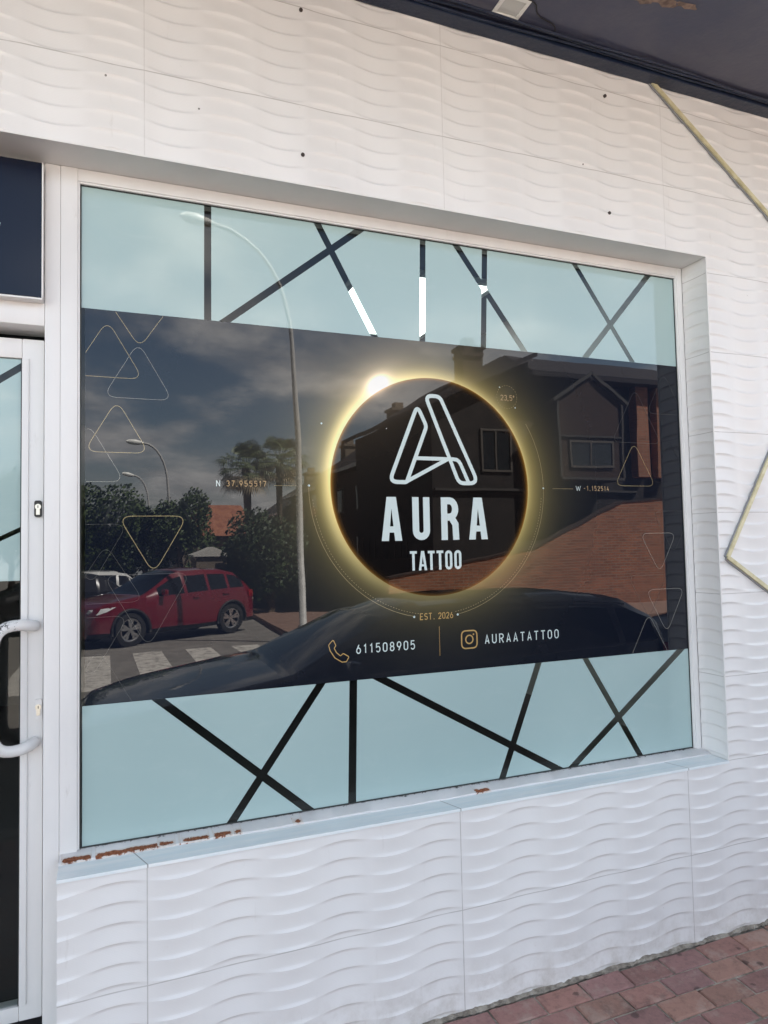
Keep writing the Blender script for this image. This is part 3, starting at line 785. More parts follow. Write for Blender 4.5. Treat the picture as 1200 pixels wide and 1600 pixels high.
# mark above the name: a folded ribbon letter
lg = Lay(LY)
sw = .0145
lg.stroke(roundpoly([(.9775, 2.1035), (1.0365, 2.1035), (1.1890, 1.7835), (1.1180, 1.7835)][0:3] + [(1.1080, 1.7835)], [.022, .030, .030, .030]), sw, True)
lg.stroke(roundpoly([(.9445, 2.0640), (.9800, 1.9900), (.8960, 1.7840), (.8290, 1.7840)], [.012, .030, .012, .024]), sw, True)
lg.stroke([(.928, 1.8720)] + [(1.085, 1.8720)] + bend((1.092, 1.872, 0), (1.108, 1.872, 0), (1.117, 1.852, 0), 5)[0:0] + [(1.100, 1.8705), (1.110, 1.864), (1.117, 1.853), (1.1475, 1.7870)], sw*.95)
lg.stroke([(.8950, 1.7860), (1.0620, 1.8710)], sw*.95)
lg.build('emblem', M['let_white'], sign)
# AURA
def bigA(x0, x1, z0, z1, t, tw):
    c = (x0+x1)/2; a = (x1-x0)/2-tw/2
    H_ = z1-z0
    zi = z1 - .26*H_
    L = [(x0, z0), (x0+t, z0), (c, zi), (c, z1), (c-tw/2, z1)]
    lg.poly(L); lg.poly([(2*c-p[0], p[1]) for p in L])
    k = lambda z: (x0+t) + (c-(x0+t))*(z-z0)/(zi-z0)
    za, zb = z0+.19*H_, z0+.33*H_
    lg.poly([(k(za), za), (2*c-k(za), za), (2*c-k(zb), zb), (k(zb), zb)])
lg = Lay(LY)
Z0, Z1, TT = 1.5740, 1.7305, .0275
bigA(.7950, .8740, Z0, Z1, TT, .036)
r_ = .032
lg.stroke([(.9285, Z1)] + [(.9285+.0, Z0+.045)] + arc(.9500, Z0+.0355, .0215, .0215, 180, 360, 10) + [(.9715, Z0+.045), (.9715, Z1)], TT*.93)
lg.stroke([(1.0430, Z0), (1.0430, Z1-TT*.46), (1.065, Z1-TT*.46)] + arc(1.066, Z1-TT*.46-.030, .0225, .030, 90, -90, 10) + [(1.056, Z1-TT*.46-.060)], TT*.93)
lg.stroke([(1.0715, Z0+.083), (1.0880, Z0+.058), (1.0905, Z0)], TT*.93)
bigA(1.1440, 1.2235, Z0, Z1, TT, .036)
tag(lg.build('lettering', M['let_white'], sign), 'large pale condensed word AURA under the emblem')
# TATTOO
lg = Lay(LY); z0, z1, t = 1.4665, 1.5360, .0098
def bT(x0, w_): lg.poly([(x0, z1-t*.95), (x0+w_, z1-t*.95), (x0+w_, z1), (x0, z1)]); lg.poly([(x0+w_/2-t/2, z0), (x0+w_/2+t/2, z0), (x0+w_/2+t/2, z1-t*.95), (x0+w_/2-t/2, z1-t*.95)])
def bO(x0, w_): c = x0+w_/2; r = w_/2-t/2; lg.stroke(arc(c, z1-t/2-r, r, r, 180, 0) + arc(c, z0+t/2+r, r, r, 0, -180), t, True)
bT(.9020, .0275)
x0_, x1_ = .9360, .9690; c = (x0_+x1_)/2
lg.poly([(x0_, z0), (x0_+t, z0), (c, z1-.020), (c, z1), (c-t*.62, z1)]); lg.poly([(2*c-x0_, z0), (2*c-x0_-t, z0), (c, z1-.020), (c, z1), (c+t*.62, z1)]); lg.poly([(x0_+t+.0012, z0+.014), (x1_-t-.0012, z0+.014), (x1_-t-.002, z0+.022), (x0_+t+.002, z0+.022)])
bT(.9730, .0275); bT(1.0080, .0275); bO(1.0425, .0290); bO(1.0800, .0290)
tag(lg.build('lettering', M['let_white'], sign), 'pale condensed word TATTOO under AURA')
lg = Lay(LY); text(lg, '611508905', .692, .914, 1.1870, .0330, .42, .115); tag(lg.build('lettering', M['let_white'], sign), 'pale digits 611508905')
lg = Lay(LY); text(lg, 'AURAATATTOO', 1.198, 1.5255, 1.1860, .0345, .46, .115); tag(lg.build('lettering', M['let_white'], sign), 'pale capitals AURAATATTOO')
lg = Lay(LY); text(lg, 'EST', .936, .984, 1.2890, .0240, .44, .12); text(lg, '.', .990, .996, 1.2890, .0240, .1, .12); text(lg, '2026', 1.009, 1.069, 1.2890, .0235, .42, .12); tag(lg.build('lettering', M['let_gold'], sign), 'small gold words EST. 2026')
lg = Lay(LY); text(lg, 'N', .2235, .2370, 1.760, .0200, .52, .11); tag(lg.build('lettering', M['let_white'], sign), 'small pale letter N')
lg = Lay(LY); text(lg, '37.955517', .256, .387, 1.7605, .0195, .42, .12); tag(lg.build('lettering', M['let_tan'], sign), 'small tan digits 37.955517')
lg = Lay(LY); text(lg, 'W', 1.632, 1.6545, 1.7612, .0195, .70, .10); tag(lg.build('lettering', M['let_white'], sign), 'small pale letter W')
lg = Lay(LY); text(lg, '-1.152514', 1.668, 1.793, 1.7615, .0195, .42, .12); tag(lg.build('lettering', M['let_tan'], sign), 'small tan digits -1.152514')
lg = Lay(LY); text(lg, '23,5D', 1.296, 1.360, 2.105, .0215, .48, .12); tag(lg.build('lettering', M['let_tan'], sign), 'tiny tan figure 23,5 degrees in a dotted ring')
# icons
lg = Lay(LY)
ph = [(.6005, 1.2330), (.6100, 1.2410), (.6190, 1.2215), (.6130, 1.2120), (.6210, 1.1975), (.6350, 1.1850), (.6450, 1.1930), (.6660, 1.1800), (.6560, 1.1640), (.6400, 1.1640), (.6150, 1.1800), (.5985, 1.2050), (.5935, 1.2240)]
lg.stroke(roundpoly(ph, .004, 4), .0030, True); lg.build('telephone_icon', M['let_gold'], sign)
lg = Lay(LY); ic = (1.1333, 1.2075); a_ = .0320
lg.stroke(roundpoly([(ic[0]-a_, ic[1]-a_), (ic[0]+a_, ic[1]-a_), (ic[0]+a_, ic[1]+a_), (ic[0]-a_, ic[1]+a_)], .018), .0048, True)
lg.stroke(arc(*ic, .0150, .0150, 0, 350, 24), .0048, True)
lg.poly(arc(ic[0]+.0175, ic[1]+.0175, .0032, .0032, 0, 340, 10)); lg.build('camera_icon', M['let_gold'], sign)
lg = Lay(LY); lg.stroke([(1.0118, 1.157), (1.0118, 1.262)], .0014); lg.build('divider_line', M['let_gold'], sign)
# orbit ring, dashes, stars
lg = Lay(LY); OC = (1.0045, 1.7675)
lg.stroke(arc(*OC, .4725, .4725, 180, 259, 60), .0016); lg.build('orbit_line', M['line_gold'], sign)
lg = Lay(LY); lg.stroke(arc(*OC, .4725, .4725, 281, 392, 80), .0013); lg.build('orbit_line', M['line_gold'], sign)
lg = Lay(LY); lg.stroke([(.414, 1.7655), (.490, 1.7655)], .0011); lg.build('coordinate_line', M['line_gold'], sign)
lg = Lay(LY); lg.stroke([(1.520, 1.768), (1.617, 1.768)], .0011); lg.build('coordinate_line', M['line_gold'], sign)
lg = Lay(LY)
for a in np.arange(186, 356, 1.35):
    if 262 < a < 279: continue
    lg.stroke(arc(*OC, .4610, .4610, a, a+.62, 1), .0016)
lg.build('dashed_line', M['line_gold'], sign); lg = Lay(LY)
for a in range(0, 360, 14): lg.stroke(arc(1.324, 2.1185, .0445, .0445, a, a+6, 1), .0013)
lg.build('dotted_ring', M['line_gold'], sign)
lg = Lay(LY)
for (a, b, r_) in ((.581, 1.982, .0033), (.533, 1.7665, .0038), (1.477, 1.769, .0035), (.822, 1.975, .0016), (.9135, 1.3020, .0040), (1.0880, 1.3010, .0042), (1.293, 2.155, .0022), (1.360, 2.079, .0024)):
    lg = Lay(LY); lg.poly(arc(a, b, r_, r_, 0, 330, 11)); lg.build('star_dot', M['let_white'], sign)
# triangle outlines, clipped to the sheet
def clip_path(pts, x0, x1, z0, z1):
    """closed path -> list of open paths inside the rectangle"""
    dense = []
    for i in range(len(pts)):
        a, b = Vector(pts[i]), Vector(pts[(i+1) % len(pts)]); n = max(1, int((b-a).length/.004))
        dense += [a+(b-a)*j/n for j in range(n)]
    ins = [x0 <= p.x <= x1 and z0 <= p.y <= z1 for p in dense]
    if all(ins): return [([tuple(p) for p in dense], True)]
    k = ins.index(False); out = []; cur = []
    for i in range(len(dense)):
        j = (k+i) % len(dense)
        if ins[j]: cur.append(tuple(dense[j]))
        elif cur: out.append((cur, False)); cur = []
    if cur: out.append((cur, False))
    return [o for o in out if len(o[0]) > 1]
def tri(cx, apex_z, flat_z, hw, m, wd=.0016, up_=True):
    """rounded triangle given the visible extent: half width, apex and flat side"""
    k = abs(apex_z-flat_z); ext = k*.16; ex = hw*.17
    az = apex_z + (ext if apex_z > flat_z else -ext)
    P_ = [(cx, az), (cx-hw-ex, flat_z), (cx+hw+ex, flat_z)]
    path = roundpoly(P_, .024, 7)
    lg = Lay(LY)
    for q, cl in clip_path(path, BX0+.001, BX1-.001, BZ0+.001, BZ1-.001): lg.stroke(q, wd, cl)
    if lg.mb.f: lg.build('triangle_outline', M[m], sign)
tri(-.009, 2.215, 2.345, .085, 'line_gold'); tri(-.103, 2.248, 2.094, .089, 'line_gold'); tri(-.013, 2.187, 2.032, .088, 'line_grey', .0012)
tri(-.076, 2.002, 1.861, .080, 'line_gold', .0019); tri(-.158, 1.924, 1.770, .089, 'line_grey', .0012); tri(.030, 1.509, 1.6645, .088, 'line_gold', .0019)
tri(-.150, 1.480, 1.640, .089, 'line_dim', .0012); tri(-.108, 1.554, 1.400, .094, 'line_dim', .0012); tri(.013, 1.289, 1.484, .110, 'line_dim', .0016); tri(-.150, 1.202, 1.359, .091, 'line_dim', .0014); tri(-.130, 1.238, 1.05, .105, 'line_dim', .0010)
tri(1.965, 2.39, 2.245, .082, 'line_faint', .0010); tri(2.104, 2.247, 2.092, .085, 'line_dim', .0012); tri(1.946, 2.162, 1.964, .110, 'line_dim', .0012); tri(1.930, 1.942, 1.784, .090, 'line_gold', .0015)
tri(2.119, 1.956, 1.80, .09, 'line_faint', .0010); tri(2.121, 1.524, 1.680, .089, 'line_dim', .0011); tri(2.040, 1.444, 1.5875, .082, 'line_grey', .0014); tri(1.976, 1.260, 1.416, .088, 'line_dim', .0010); tri(2.066, 1.196, 1.354, .088, 'line_grey', .0014); tri(1.972, 1.232, 1.07, .092, 'line_grey', .0013)

# ------------------------------------------------------------------ fascia sign over the door
fs = thing('fascia_sign', (-.8, .10, 2.29), 'dark navy box sign with a pale edge above the shop door', 'shop sign')
mb = MB(); mb.box(-1.44, -.2835, .098, .145, 2.304, 2.712, .002); mb.build('sign_panel', M['navy_sign'], fs)
mb = MB(); mb.box(-1.44, -.2805, .096, .146, 2.2985, 2.3038, .001); mb.box(-.2833, -.2795, .0962, .1445, 2.3039, 2.7125, .001); mb.build('sign_edge', M['frame'], fs)
mb = MB(); mb.poly([(-.394, 2.500), (-.4035, 2.497), (-.399, 2.514), (-.391, 2.514)], .0968); mb.build('lettering', M['let_white'], fs)

# ------------------------------------------------------------------ light strip on the right of the wall
ls = thing('light_strip', (2.25, -.01, 1.48), 'yellowed light strip in a grey channel zigzagging over the white tiles right of the window', 'light strip')
LP = [(1.936, 3.428), (2.990, 2.664), (2.247, 1.481), (2.95, 1.043)]
def strip(p, wd, y0, y1, nm, m, inset=0):
    mb = MB()
    for i in range(len(p)-1):
        a, b = Vector(p[i]), Vector(p[i+1]); d = (b-a).normalized(); n = Vector((-d.y, d.x))*wd/2
        if i > 0: a = a + d*wd*.0
        e = .00012*i
        pts = [a-n, b-n, b+n, a+n]; mb.prism([(q.x, q.y) for q in pts], y0-e, y1+e)
    return recalc(mb.build(nm, m, ls))
strip(LP, .0225, -.0075, -.0005, 'channel', M['channel']); strip([(a+.0015, b+.0015) for a, b in LP], .0160, -.0145, -.0076, 'diffuser', M['diffuser'])

# small anchors left in the tiles
hp = [(.489, 3.323), (.488, 2.833), (1.722, 2.839), (1.722, 3.312)]
hl = ['dark wall plug high above the window close under the canopy, left one', 'dark wall plug just above the window near its middle', 'dark wall plug above the right part of the window', 'dark wall plug high on the right close to the light strip']
for (a, b), l in zip(hp, hl):
    mb = MB(); mb.prism(arc(a, b, .0062, .0062, 0, 340, 14), -.0035, .003); mb.prism(arc(a, b, .0028, .0028, 0, 340, 10), -.0055, -.0034)
    tag(recalc(mb.build('wall_plug', mat('plug_brown', (.06, .045, .04), .6))), l, 'wall plug', 'wall plugs in the tiles')

# downlight and cables under the canopy
dl = thing('downlight', (1.215, -.13, CEIL), 'square recessed white downlight in the navy canopy', 'downlight')
mb = MB()
x0, x1, y0, y1, e = 1.155, 1.262, -.190, -.092, .014
for bx in ((x0, x1, y0, y0+e), (x0, x1, y1-e, y1), (x0, x0+e, y0+e, y1-e), (x1-e, x1, y0+e, y1-e)): mb.box(*bx, CEIL-.006, CEIL-.0004, .0015)
mb.build('bezel', M['lamp_white'], dl)
mb = MB(); mb.box(x0+e, x1-e, y0+e, y1-e, CEIL-.0022, CEIL-.0006); mb.build('lens', mat('frosted_lens', (.62, .63, .60), .2), dl)
for k, (yy, rr, am, lb) in enumerate(((-.068, .0055, .003, 'navy painted cable nearest the wall under the canopy'), (-.083, .0045, .006, 'navy painted cable in the middle of the bundle under the canopy'), (-.098, .0040, .010, 'navy painted cable sagging farthest from the wall under the canopy'))):
    pts = [(x, yy + am*math.sin(x*2.3+k) + .004*math.sin(x*7+k*2), CEIL-rr-.001-abs(am*1.2*math.sin(x*1.7+k*1.3))) for x in np.linspace(-2, 4.5, 150)]
    if k == 2: pts = [p for p in pts]
    mb = MB(); mb.tube(pts, rr, 8); o = mb.build('cable', M['navy_cable'], None, smooth=True); tag(o, lb, 'cable', 'cables under the canopy')
mb = MB(); mb.tube([(1.42-.02*i+.01*math.sin(i), -.10-.0105*i-.006*math.sin(i*1.1), CEIL-.003) for i in range(-2, 26)][::1], .0022, 6)
tag(mb.build('cable', M['black'], None, smooth=True), 'thin black wire running across the navy soffit', 'cable', 'cables under the canopy')

# ------------------------------------------------------------------ ACROSS THE STREET (seen in the glass)
def leaf_cloud(c, rx, ry, rz, n, size, lobes=9, seed=1):
    r = random.Random(seed); mb = MB()
    L = [(Vector((r.uniform(-.6, .6), r.uniform(-.6, .6), r.uniform(-.6, .65))), r.uniform(.30, .55)) for _ in range(lobes)]
    for i in range(n):
        lc, lr = L[r.randrange(lobes)]
        d = Vector((r.gauss(0, 1), r.gauss(0, 1), r.gauss(0, 1))).normalized()*lr*r.uniform(.55, 1.05)
        p = lc + d; p = Vector((c[0]+p.x*rx, c[1]+p.y*ry, c[2]+p.z*rz))
        a = Vector((r.gauss(0, 1), r.gauss(0, 1), r.gauss(0, 1))).normalized(); b = a.orthogonal().normalized(); s = size*r.uniform(.6, 1.4)
        cc = a.cross(b)
        mb.add([p-b*s, p+cc*s*.5, p+b*s, p-cc*s*.5], [(0, 1, 2, 3)])
    return mb
def tree(x, y, h, r_, label, m, seed, cat='tree', grp='trees down the side street', th=None, name='street_tree'):
    z0 = street_z(y); t = thing(name, (x, y, z0), label, cat, grp)
    th = h*.35 if th is None else th
    mb = MB(); mb.tube([(x, y, z0-.1), (x+.05, y, z0+th), (x-.05, y+.05, z0+h*.7)], [.16, .11, .04], 8)
    rr = random.Random(seed)
    for k in range(5):
        a = k*1.3+seed; mb.tube([(x, y, z0+th*(.8+.1*k)), (x+math.cos(a)*r_*.6, y+math.sin(a)*r_*.6, z0+th+(h-th)*.45)], [.06, .02], 6)
    mb.build('trunk', M['bark'], t, smooth=True)
    leaf_cloud((x, y, z0+th+(h-th)*.48), r_*1.25, r_*1.25, (h-th)*.62, int(9000*max(1, r_/1.5)), .085, 10, seed).build('crown', M[m], t)
tree(-.75, -31, 5.2, 1.7, 'leftmost bushy green tree reflected behind the parked cars', 'leaf_a', 11)
tree(1.55, -31, 5.0, 1.15, 'narrow dark green tree between the left tree and the lamp post', 'leaf_b', 12)
tree(3.0, -30, 4.7, 1.25, 'spreading green tree reflected above the red car', 'leaf_a', 13)
tree(.4, -33, 3.7, 1.9, 'low wide green tree behind the far lamp posts', 'leaf_a', 14)
tree(4.9, -34, 2.6, 1.2, 'small green tree beside the orange roof', 'leaf_a', 15)
tree(-3.6, -29, 5.6, 2.2, 'large green tree at the far left end of the street', 'leaf_b', 19)
tree(5.0, -20.5, 3.2, 1.35, 'dense dark shrub tree in front of the terrace by the tall lamp post', 'leaf_b', 16, th=.5)
tree(6.3, -22.5, 3.0, 1.1, 'smaller dark shrub tree right of the tall lamp post', 'leaf_b', 17, th=.5)
def palm(x, y, h, label, seed):
    z0 = street_z(y); t = thing('palm_tree', (x, y, z0), label, 'palm tree', 'palm trees behind the terrace'); r = random.Random(seed)
    mb = MB(); mb.tube([(x, y, z0-.1), (x+.08, y, z0+h*.5), (x, y, z0+h)], [.22, .17, .19], 10); mb.build('trunk', M['bark'], t, smooth=True)
    top = Vector((x, y, z0+h)); g = MB(); d_ = MB()
    for k in range(62):
        az = r.uniform(0, 2*math.pi); el = r.uniform(-.95, 1.25); L = r.uniform(1.15, 1.6)
        dr = Vector((math.cos(az)*math.cos(el), math.sin(az)*math.cos(el), math.sin(el)))
        base = top + dr*L*.65; side = dr.cross(Vector((0, 0, 1))); side = side.normalized() if side.length > .1 else Vector((1, 0, 0)); nn = side.cross(dr)
        tgt = g if el > -.45 else d_
        tgt.tube([top, base], [.015, .010], 4)
        for j in range(-7, 8):
            a = j*.19; q = dr*math.cos(a) + side*math.sin(a); tip = base + q*L*.62*(1-.03*abs(j)) + Vector((0, 0, -.22-.05*abs(j)))*.6*L
            mid = base + q*L*.36 + Vector((0, 0, .02)); wv = nn.cross(q).normalized()*.020 if nn.cross(q).length > .01 else side*.02
            tgt.add([base, mid-wv*1.5, tip, mid+wv*1.5], [(0, 1, 2, 3)])
    g.build('crown', M['frond'], t); d_.build('dry_fronds', M['dry_frond'], t)
palm(6.95, -35, 6.9, 'left fan palm with a shaggy crown rising behind the terrace roofs', 21)
palm(8.85, -35.4, 7.35, 'right fan palm beside the tall lamp post reflected against the sky', 22)

def lamp(x, y, h, ax, ay, lean, label, rad=.085, name='street_lamp'):
    z0 = street_z(y); t = thing(name, (x, y, z0), label, 'street lamp', 'street lamps with curved arms')
    pts = [(x, y, z0), (x-.02*lean, y, z0+h*.5), (x-.10*lean, y, z0+h*.74)]
    px, pz = x-.10*lean, z0+h*.74
    for k in range(1, 9):
        a = k/8; pts.append((px + ax*(1-math.cos(a*math.pi/2*.92))*1.02, y + ay*(1-math.cos(a*math.pi/2*.92)), pz + h*.255*math.sin(a*math.pi/2)))
    mb = MB(); mb.tube(pts, [rad*1.15, rad*.88, rad*.72] + [rad*.66]*8, 12); mb.build('pole', M['pole'], t, smooth=True)
    e = Vector(pts[-1]); d = (Vector(pts[-1])-Vector(pts[-2])).normalized(); d.z *= .5; d.normalize()
    mb = MB(); mb.tube([e-d*.05, e+d*.10, e+d*.30, e+d*.55, e+d*.66], [.05, .09, .13, .10, .03], 12)
    o = mb.build('lamp_head', M['lamp_white'], t, smooth=True)
    mb = MB(); mb.tube([(x, y, z0-.05), (x, y, z0+.35)], rad*1.7, 12); mb.build('pole_base', M['pole'], t, smooth=True)
    return t
lamp(3.92, -12.6, 9.0, -2.0, .35, 1.4, 'tall pale street lamp whose pole crosses the left of the reflection', .072)
lamp(2.60, -30, 7.2, -1.25, .3, .6, 'middle street lamp behind the red car', .075)
lamp(2.35, -40, 7.0, -1.0, .3, .6, 'farthest small street lamp among the trees', .08)

def win(mb_f, mb_g, x0, x1, z0, z1, y, f=.07):
    mb_f.box(x0, x1, y-.02, y+.04, z0, z0+f); mb_f.box(x0, x1, y-.02, y+.04, z1-f, z1); mb_f.box(x0, x0+f, y-.02, y+.04, z0+f, z1-f); mb_f.box(x1-f, x1, y-.02, y+.04, z0+f, z1-f); mb_f.box((x0+x1)/2-.025, (x0+x1)/2+.025, y-.02, y+.035, z0+f, z1-f)
    mb_g.box(x0+f, x1-f, y-.02, y+.005, z0+f, z1-f)
# corner house facing us (front at y = -17)
hy = -17.0; hz = street_z(hy)
hs = thing('corner_house', (14.5, -20, hz), 'large dark corner house with a white edged gabled porch and brick pillars across the street', 'house')
mb = MB(); mb.box(12.9, 22.5, -25, hy, hz-.3, 7.1); mb.prism([(9.3, hz-.3), (12.9, hz-.3), (12.9, 7.6), (9.3, 5.9)], -24, hy+.01); mb.build('wall', M['render_dark'], hs)  # dark base keeps the sunward front dark; shade put into its colour
mb = MB()
mb.prism([(8.8, 5.72), (13.0, 7.70), (13.0, 7.86), (8.8, 5.88)], -24.4, hy+.45)
mb.add([(12.6, hy+.7, 7.15), (23.2, hy+.7, 7.15), (23.2, -21, 9.0), (14.5, -21, 9.0), (12.6, -25.7, 7.15), (23.2, -25.7, 7.15), (12.6, hy+.7, 6.98), (23.2, hy+.7, 6.98), (12.6, -25.7, 6.98), (23.2, -25.7, 6.98)],
       [(0, 1, 2, 3), (4, 3, 2, 5), (0, 3, 4), (1, 5, 2), (0, 6, 7, 1), (4, 8, 6, 0), (6, 8, 9, 7)])
rf = recalc(mb.build('roof', M['roof'], hs))
mb = MB(); mb.box(10.75, 11.35, -18.0, -17.4, 6.4, 7.75); mb.box(10.68, 11.42, -18.07, -17.33, 7.75, 7.87); mb.box(10.9, 11.2, -17.85, -17.55, 7.87, 8.15); mb.build('chimney', M['dark_brick'], rf)
mb = MB(); mb.prism([(13.4, 3.6), (15.9, 3.6), (15.9, 6.2), (14.65, 7.0), (13.4, 6.2)], hy, hy+.9); recalc(mb.build('gabled_porch', M['dark_brick'], hs))
mb = MB()
for a, b in (((13.2, 6.15), (14.7, 7.13)), ((14.7, 7.13), (16.15, 6.15))):
    d = Vector((b[0]-a[0], b[1]-a[1])).normalized(); n = Vector((-d.y, d.x))*.05
    mb.prism([(a[0]-n.x, a[1]-n.y), (b[0]-n.x, b[1]-n.y), (b[0]+n.x, b[1]+n.y), (a[0]+n.x, a[1]+n.y)], hy+.88, hy+1.02)
mb.box(13.4, 15.9, hy+.9, hy+.98, 3.60, 3.68); mb.box(13.36, 13.44, hy+.902, hy+.97, 3.68, 6.15); mb.box(15.86, 15.94, hy+.902, hy+.97, 3.68, 6.15); mb.box(13.44, 15.86, hy+.903, hy+.96, 5.0, 5.06)
mb.box(9.35, 17.2, hy+.02, hy+.12, 3.28, 3.36)
recalc(mb.build('porch_trim', mat('grey_trim', (.055, .052, .05), .6), hs))
for wa in ((13.8, 15.5, 4.0, 4.9, hy+.92), (11.0, 12.2, 3.9, 5.3, hy+.03), (18.6, 20, 4.2, 5.8, hy+.02)):
    mbf, mbg = MB(), MB(); win(mbf, mbg, *wa); wf = mbf.build('window', M['win_frame'], hs); mbg.build('window_glass', M['house_glass'], wf)
for xa in (17.05, 17.95):
    mb = MB(); mb.box(xa, xa+.5, hy+.0, hy+.35, 3.8, 6.97); mb.build('brick_pillar', M['brick'], hs)
# brick wall; its sloping top and coping stand in for a shadow edge
gw = thing('brick_wall', (11, -16, hz), 'sunlit orange brick wall across the street, its sloping top shaped as a shadow edge', 'brick wall')
mb = MB(); b0 = street_z(-16)-.2
mb.prism([(7.4, b0), (18.2, b0), (18.2, 3.0), (15.7, 2.87), (12.3, 1.42), (7.4, .66)], -16.3, -16.0); recalc(mb.build('brickwork', M['brick'], gw))
mb = MB()
cp = [(7.4, .66), (12.3, 1.42), (15.7, 2.87), (18.2, 3.0)]
for i in range(3):
    a, b = cp[i], cp[i+1]; mb.prism([(a[0], a[1]), (b[0], b[1]), (b[0], b[1]+.05), (a[0], a[1]+.05)], -16.33, -15.97)
recalc(mb.build('coping', M['dark_brick'], gw))
# terrace receding along the side street (fronts at x = 10.6 facing -x)
specs = [(-19.2, -26.0, 6.6, 8.3, 'nearest dark terrace house with two chimneys on the side street', 10.9), (-26.0, -32.5, 5.5, 7.2, 'middle dark terrace house on the side street', 10.8), (-32.5, -39.5, 4.9, 6.4, 'far dark terrace house with a pale edged gable', 10.6), (-39.5, -48, 4.0, 5.6, 'farthest terrace house at the end of the side street', 10.4)]
for i, (y1, y0, we, rd, lb, fx) in enumerate(specs):
    z0 = street_z(y0)-.3; t = thing('terrace_house', (fx+3, (y0+y1)/2, z0), lb, 'house', 'terrace houses along the side street')
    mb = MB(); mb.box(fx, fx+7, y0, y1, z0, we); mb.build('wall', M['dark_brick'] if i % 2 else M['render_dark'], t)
    mb = MB(); xr = fx+2.2
    mb.add([(fx-.5, y1+.2, we-.12), (fx-.5, y0-.0, we-.12), (xr, y0, rd), (xr, y1+.2, rd), (fx+7.4, y1+.2, we-.12), (fx+7.4, y0, we-.12), (fx-.5, y1+.2, we-.3), (fx-.5, y0, we-.3), (fx+7.4, y1+.2, we-.3), (fx+7.4, y0, we-.3)],
           [(0, 3, 2, 1), (3, 4, 5, 2), (0, 6, 8, 4, 3), (1, 2, 5, 9, 7), (0, 1, 7, 6), (4, 8, 9, 5), (6, 7, 9, 8)])
    rf = recalc(mb.build('roof', M['roof'], t))
    mb = MB(); cy = y1-1.4; cx = fx+1.6
    mb.box(cx, cx+.8, cy-.8, cy, rd-1.3, rd+.75); mb.box(cx-.08, cx+.88, cy-.88, cy+.08, rd+.75, rd+.88); mb.box(cx+.2, cx+.6, cy-.6, cy-.2, rd+.88, rd+1.2)
    mb.build('chimney', M['render_tan'] if i else M['dark_brick'], rf)
    mb = MB(); mb.box(fx-.56, fx-.5, y0, y1+.2, we-.30, we-.14); mb.build('gutter', M['white_trim'] if i == 2 else M['pole'], rf)
    for yy in (y1-1.8, y1-4.6):
        for zz in (.9, 3.3):
            if zz+1.2 > we-.4: continue
            mbf, mbg = MB(), MB()
            mbf.box(fx-.03, fx+.05, yy-.55, yy+.55, zz, zz+1.25); mbg.box(fx-.05, fx-.031, yy-.47, yy+.47, zz+.08, zz+1.17)
            wf = mbf.build('window', M['win_frame'], t); mbg.build('window_glass', M['house_glass'], wf)
# small house with an orange roof at the far end
y_ = -47; z0 = street_z(y_); t = thing('small_house', (7.0, y_, z0), 'small house with a sunlit orange tiled roof at the end of the side street', 'house')
mb = MB(); mb.box(4.6, 10.0, y_-5, y_, z0-.3, 2.7); mb.build('wall', M['render_tan'], t)
mb = MB(); mb.add([(4.3, y_+.4, 2.6), (10.3, y_+.4, 2.6), (9.3, y_-2.5, 4.9), (6.3, y_-2.5, 4.9), (4.3, y_-5.4, 2.6), (10.3, y_-5.4, 2.6)], [(0, 1, 2, 3), (0, 3, 4), (1, 5, 2), (4, 3, 2, 5)]); recalc(mb.build('roof', M['roof_orange'], t))
# dark boundary wall behind the tall lamp post, and a pale hut
t = thing('boundary_wall', (6.5, -22.8, street_z(-22.8)), 'dark rendered boundary wall with iron railings behind the tall lamp post', 'wall')
zb = street_z(-18)
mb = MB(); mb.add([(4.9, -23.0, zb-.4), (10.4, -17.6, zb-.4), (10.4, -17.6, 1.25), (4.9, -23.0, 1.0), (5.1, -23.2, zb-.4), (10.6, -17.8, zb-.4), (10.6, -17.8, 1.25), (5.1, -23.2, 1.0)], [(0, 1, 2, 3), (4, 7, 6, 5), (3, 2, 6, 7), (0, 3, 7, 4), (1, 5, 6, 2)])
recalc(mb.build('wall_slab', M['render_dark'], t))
mb = MB()
for k in range(34):
    u = k/33; x = 5.0+5.4*u; y = -23.0+5.3*u; mb.box(x-.012, x+.012, y-.08, y-.055, 1.0+.25*u, 1.75+.25*u)
mb.build('railings', M['black'], t)
t = thing('garden_hut', (3.75, -25.2, street_z(-25)), 'small pale hut seen over the red car', 'hut')
mb = MB(); mb.box(3.1, 4.4, -26.6, -25, street_z(-25)-.2, 1.35); mb.build('wall', M['render_tan'], t); mb = MB(); mb.prism([(3.0, 1.35), (4.5, 1.35), (4.5, 1.42), (3.75, 1.72), (3.0, 1.42)], -26.7, -24.9); recalc(mb.build('roof', M['white_trim'], t))
mb = MB(); mb.box(3.85, 4.15, -25.0, -24.96, .0, 1.1); mb.build('door', M['black'], t)


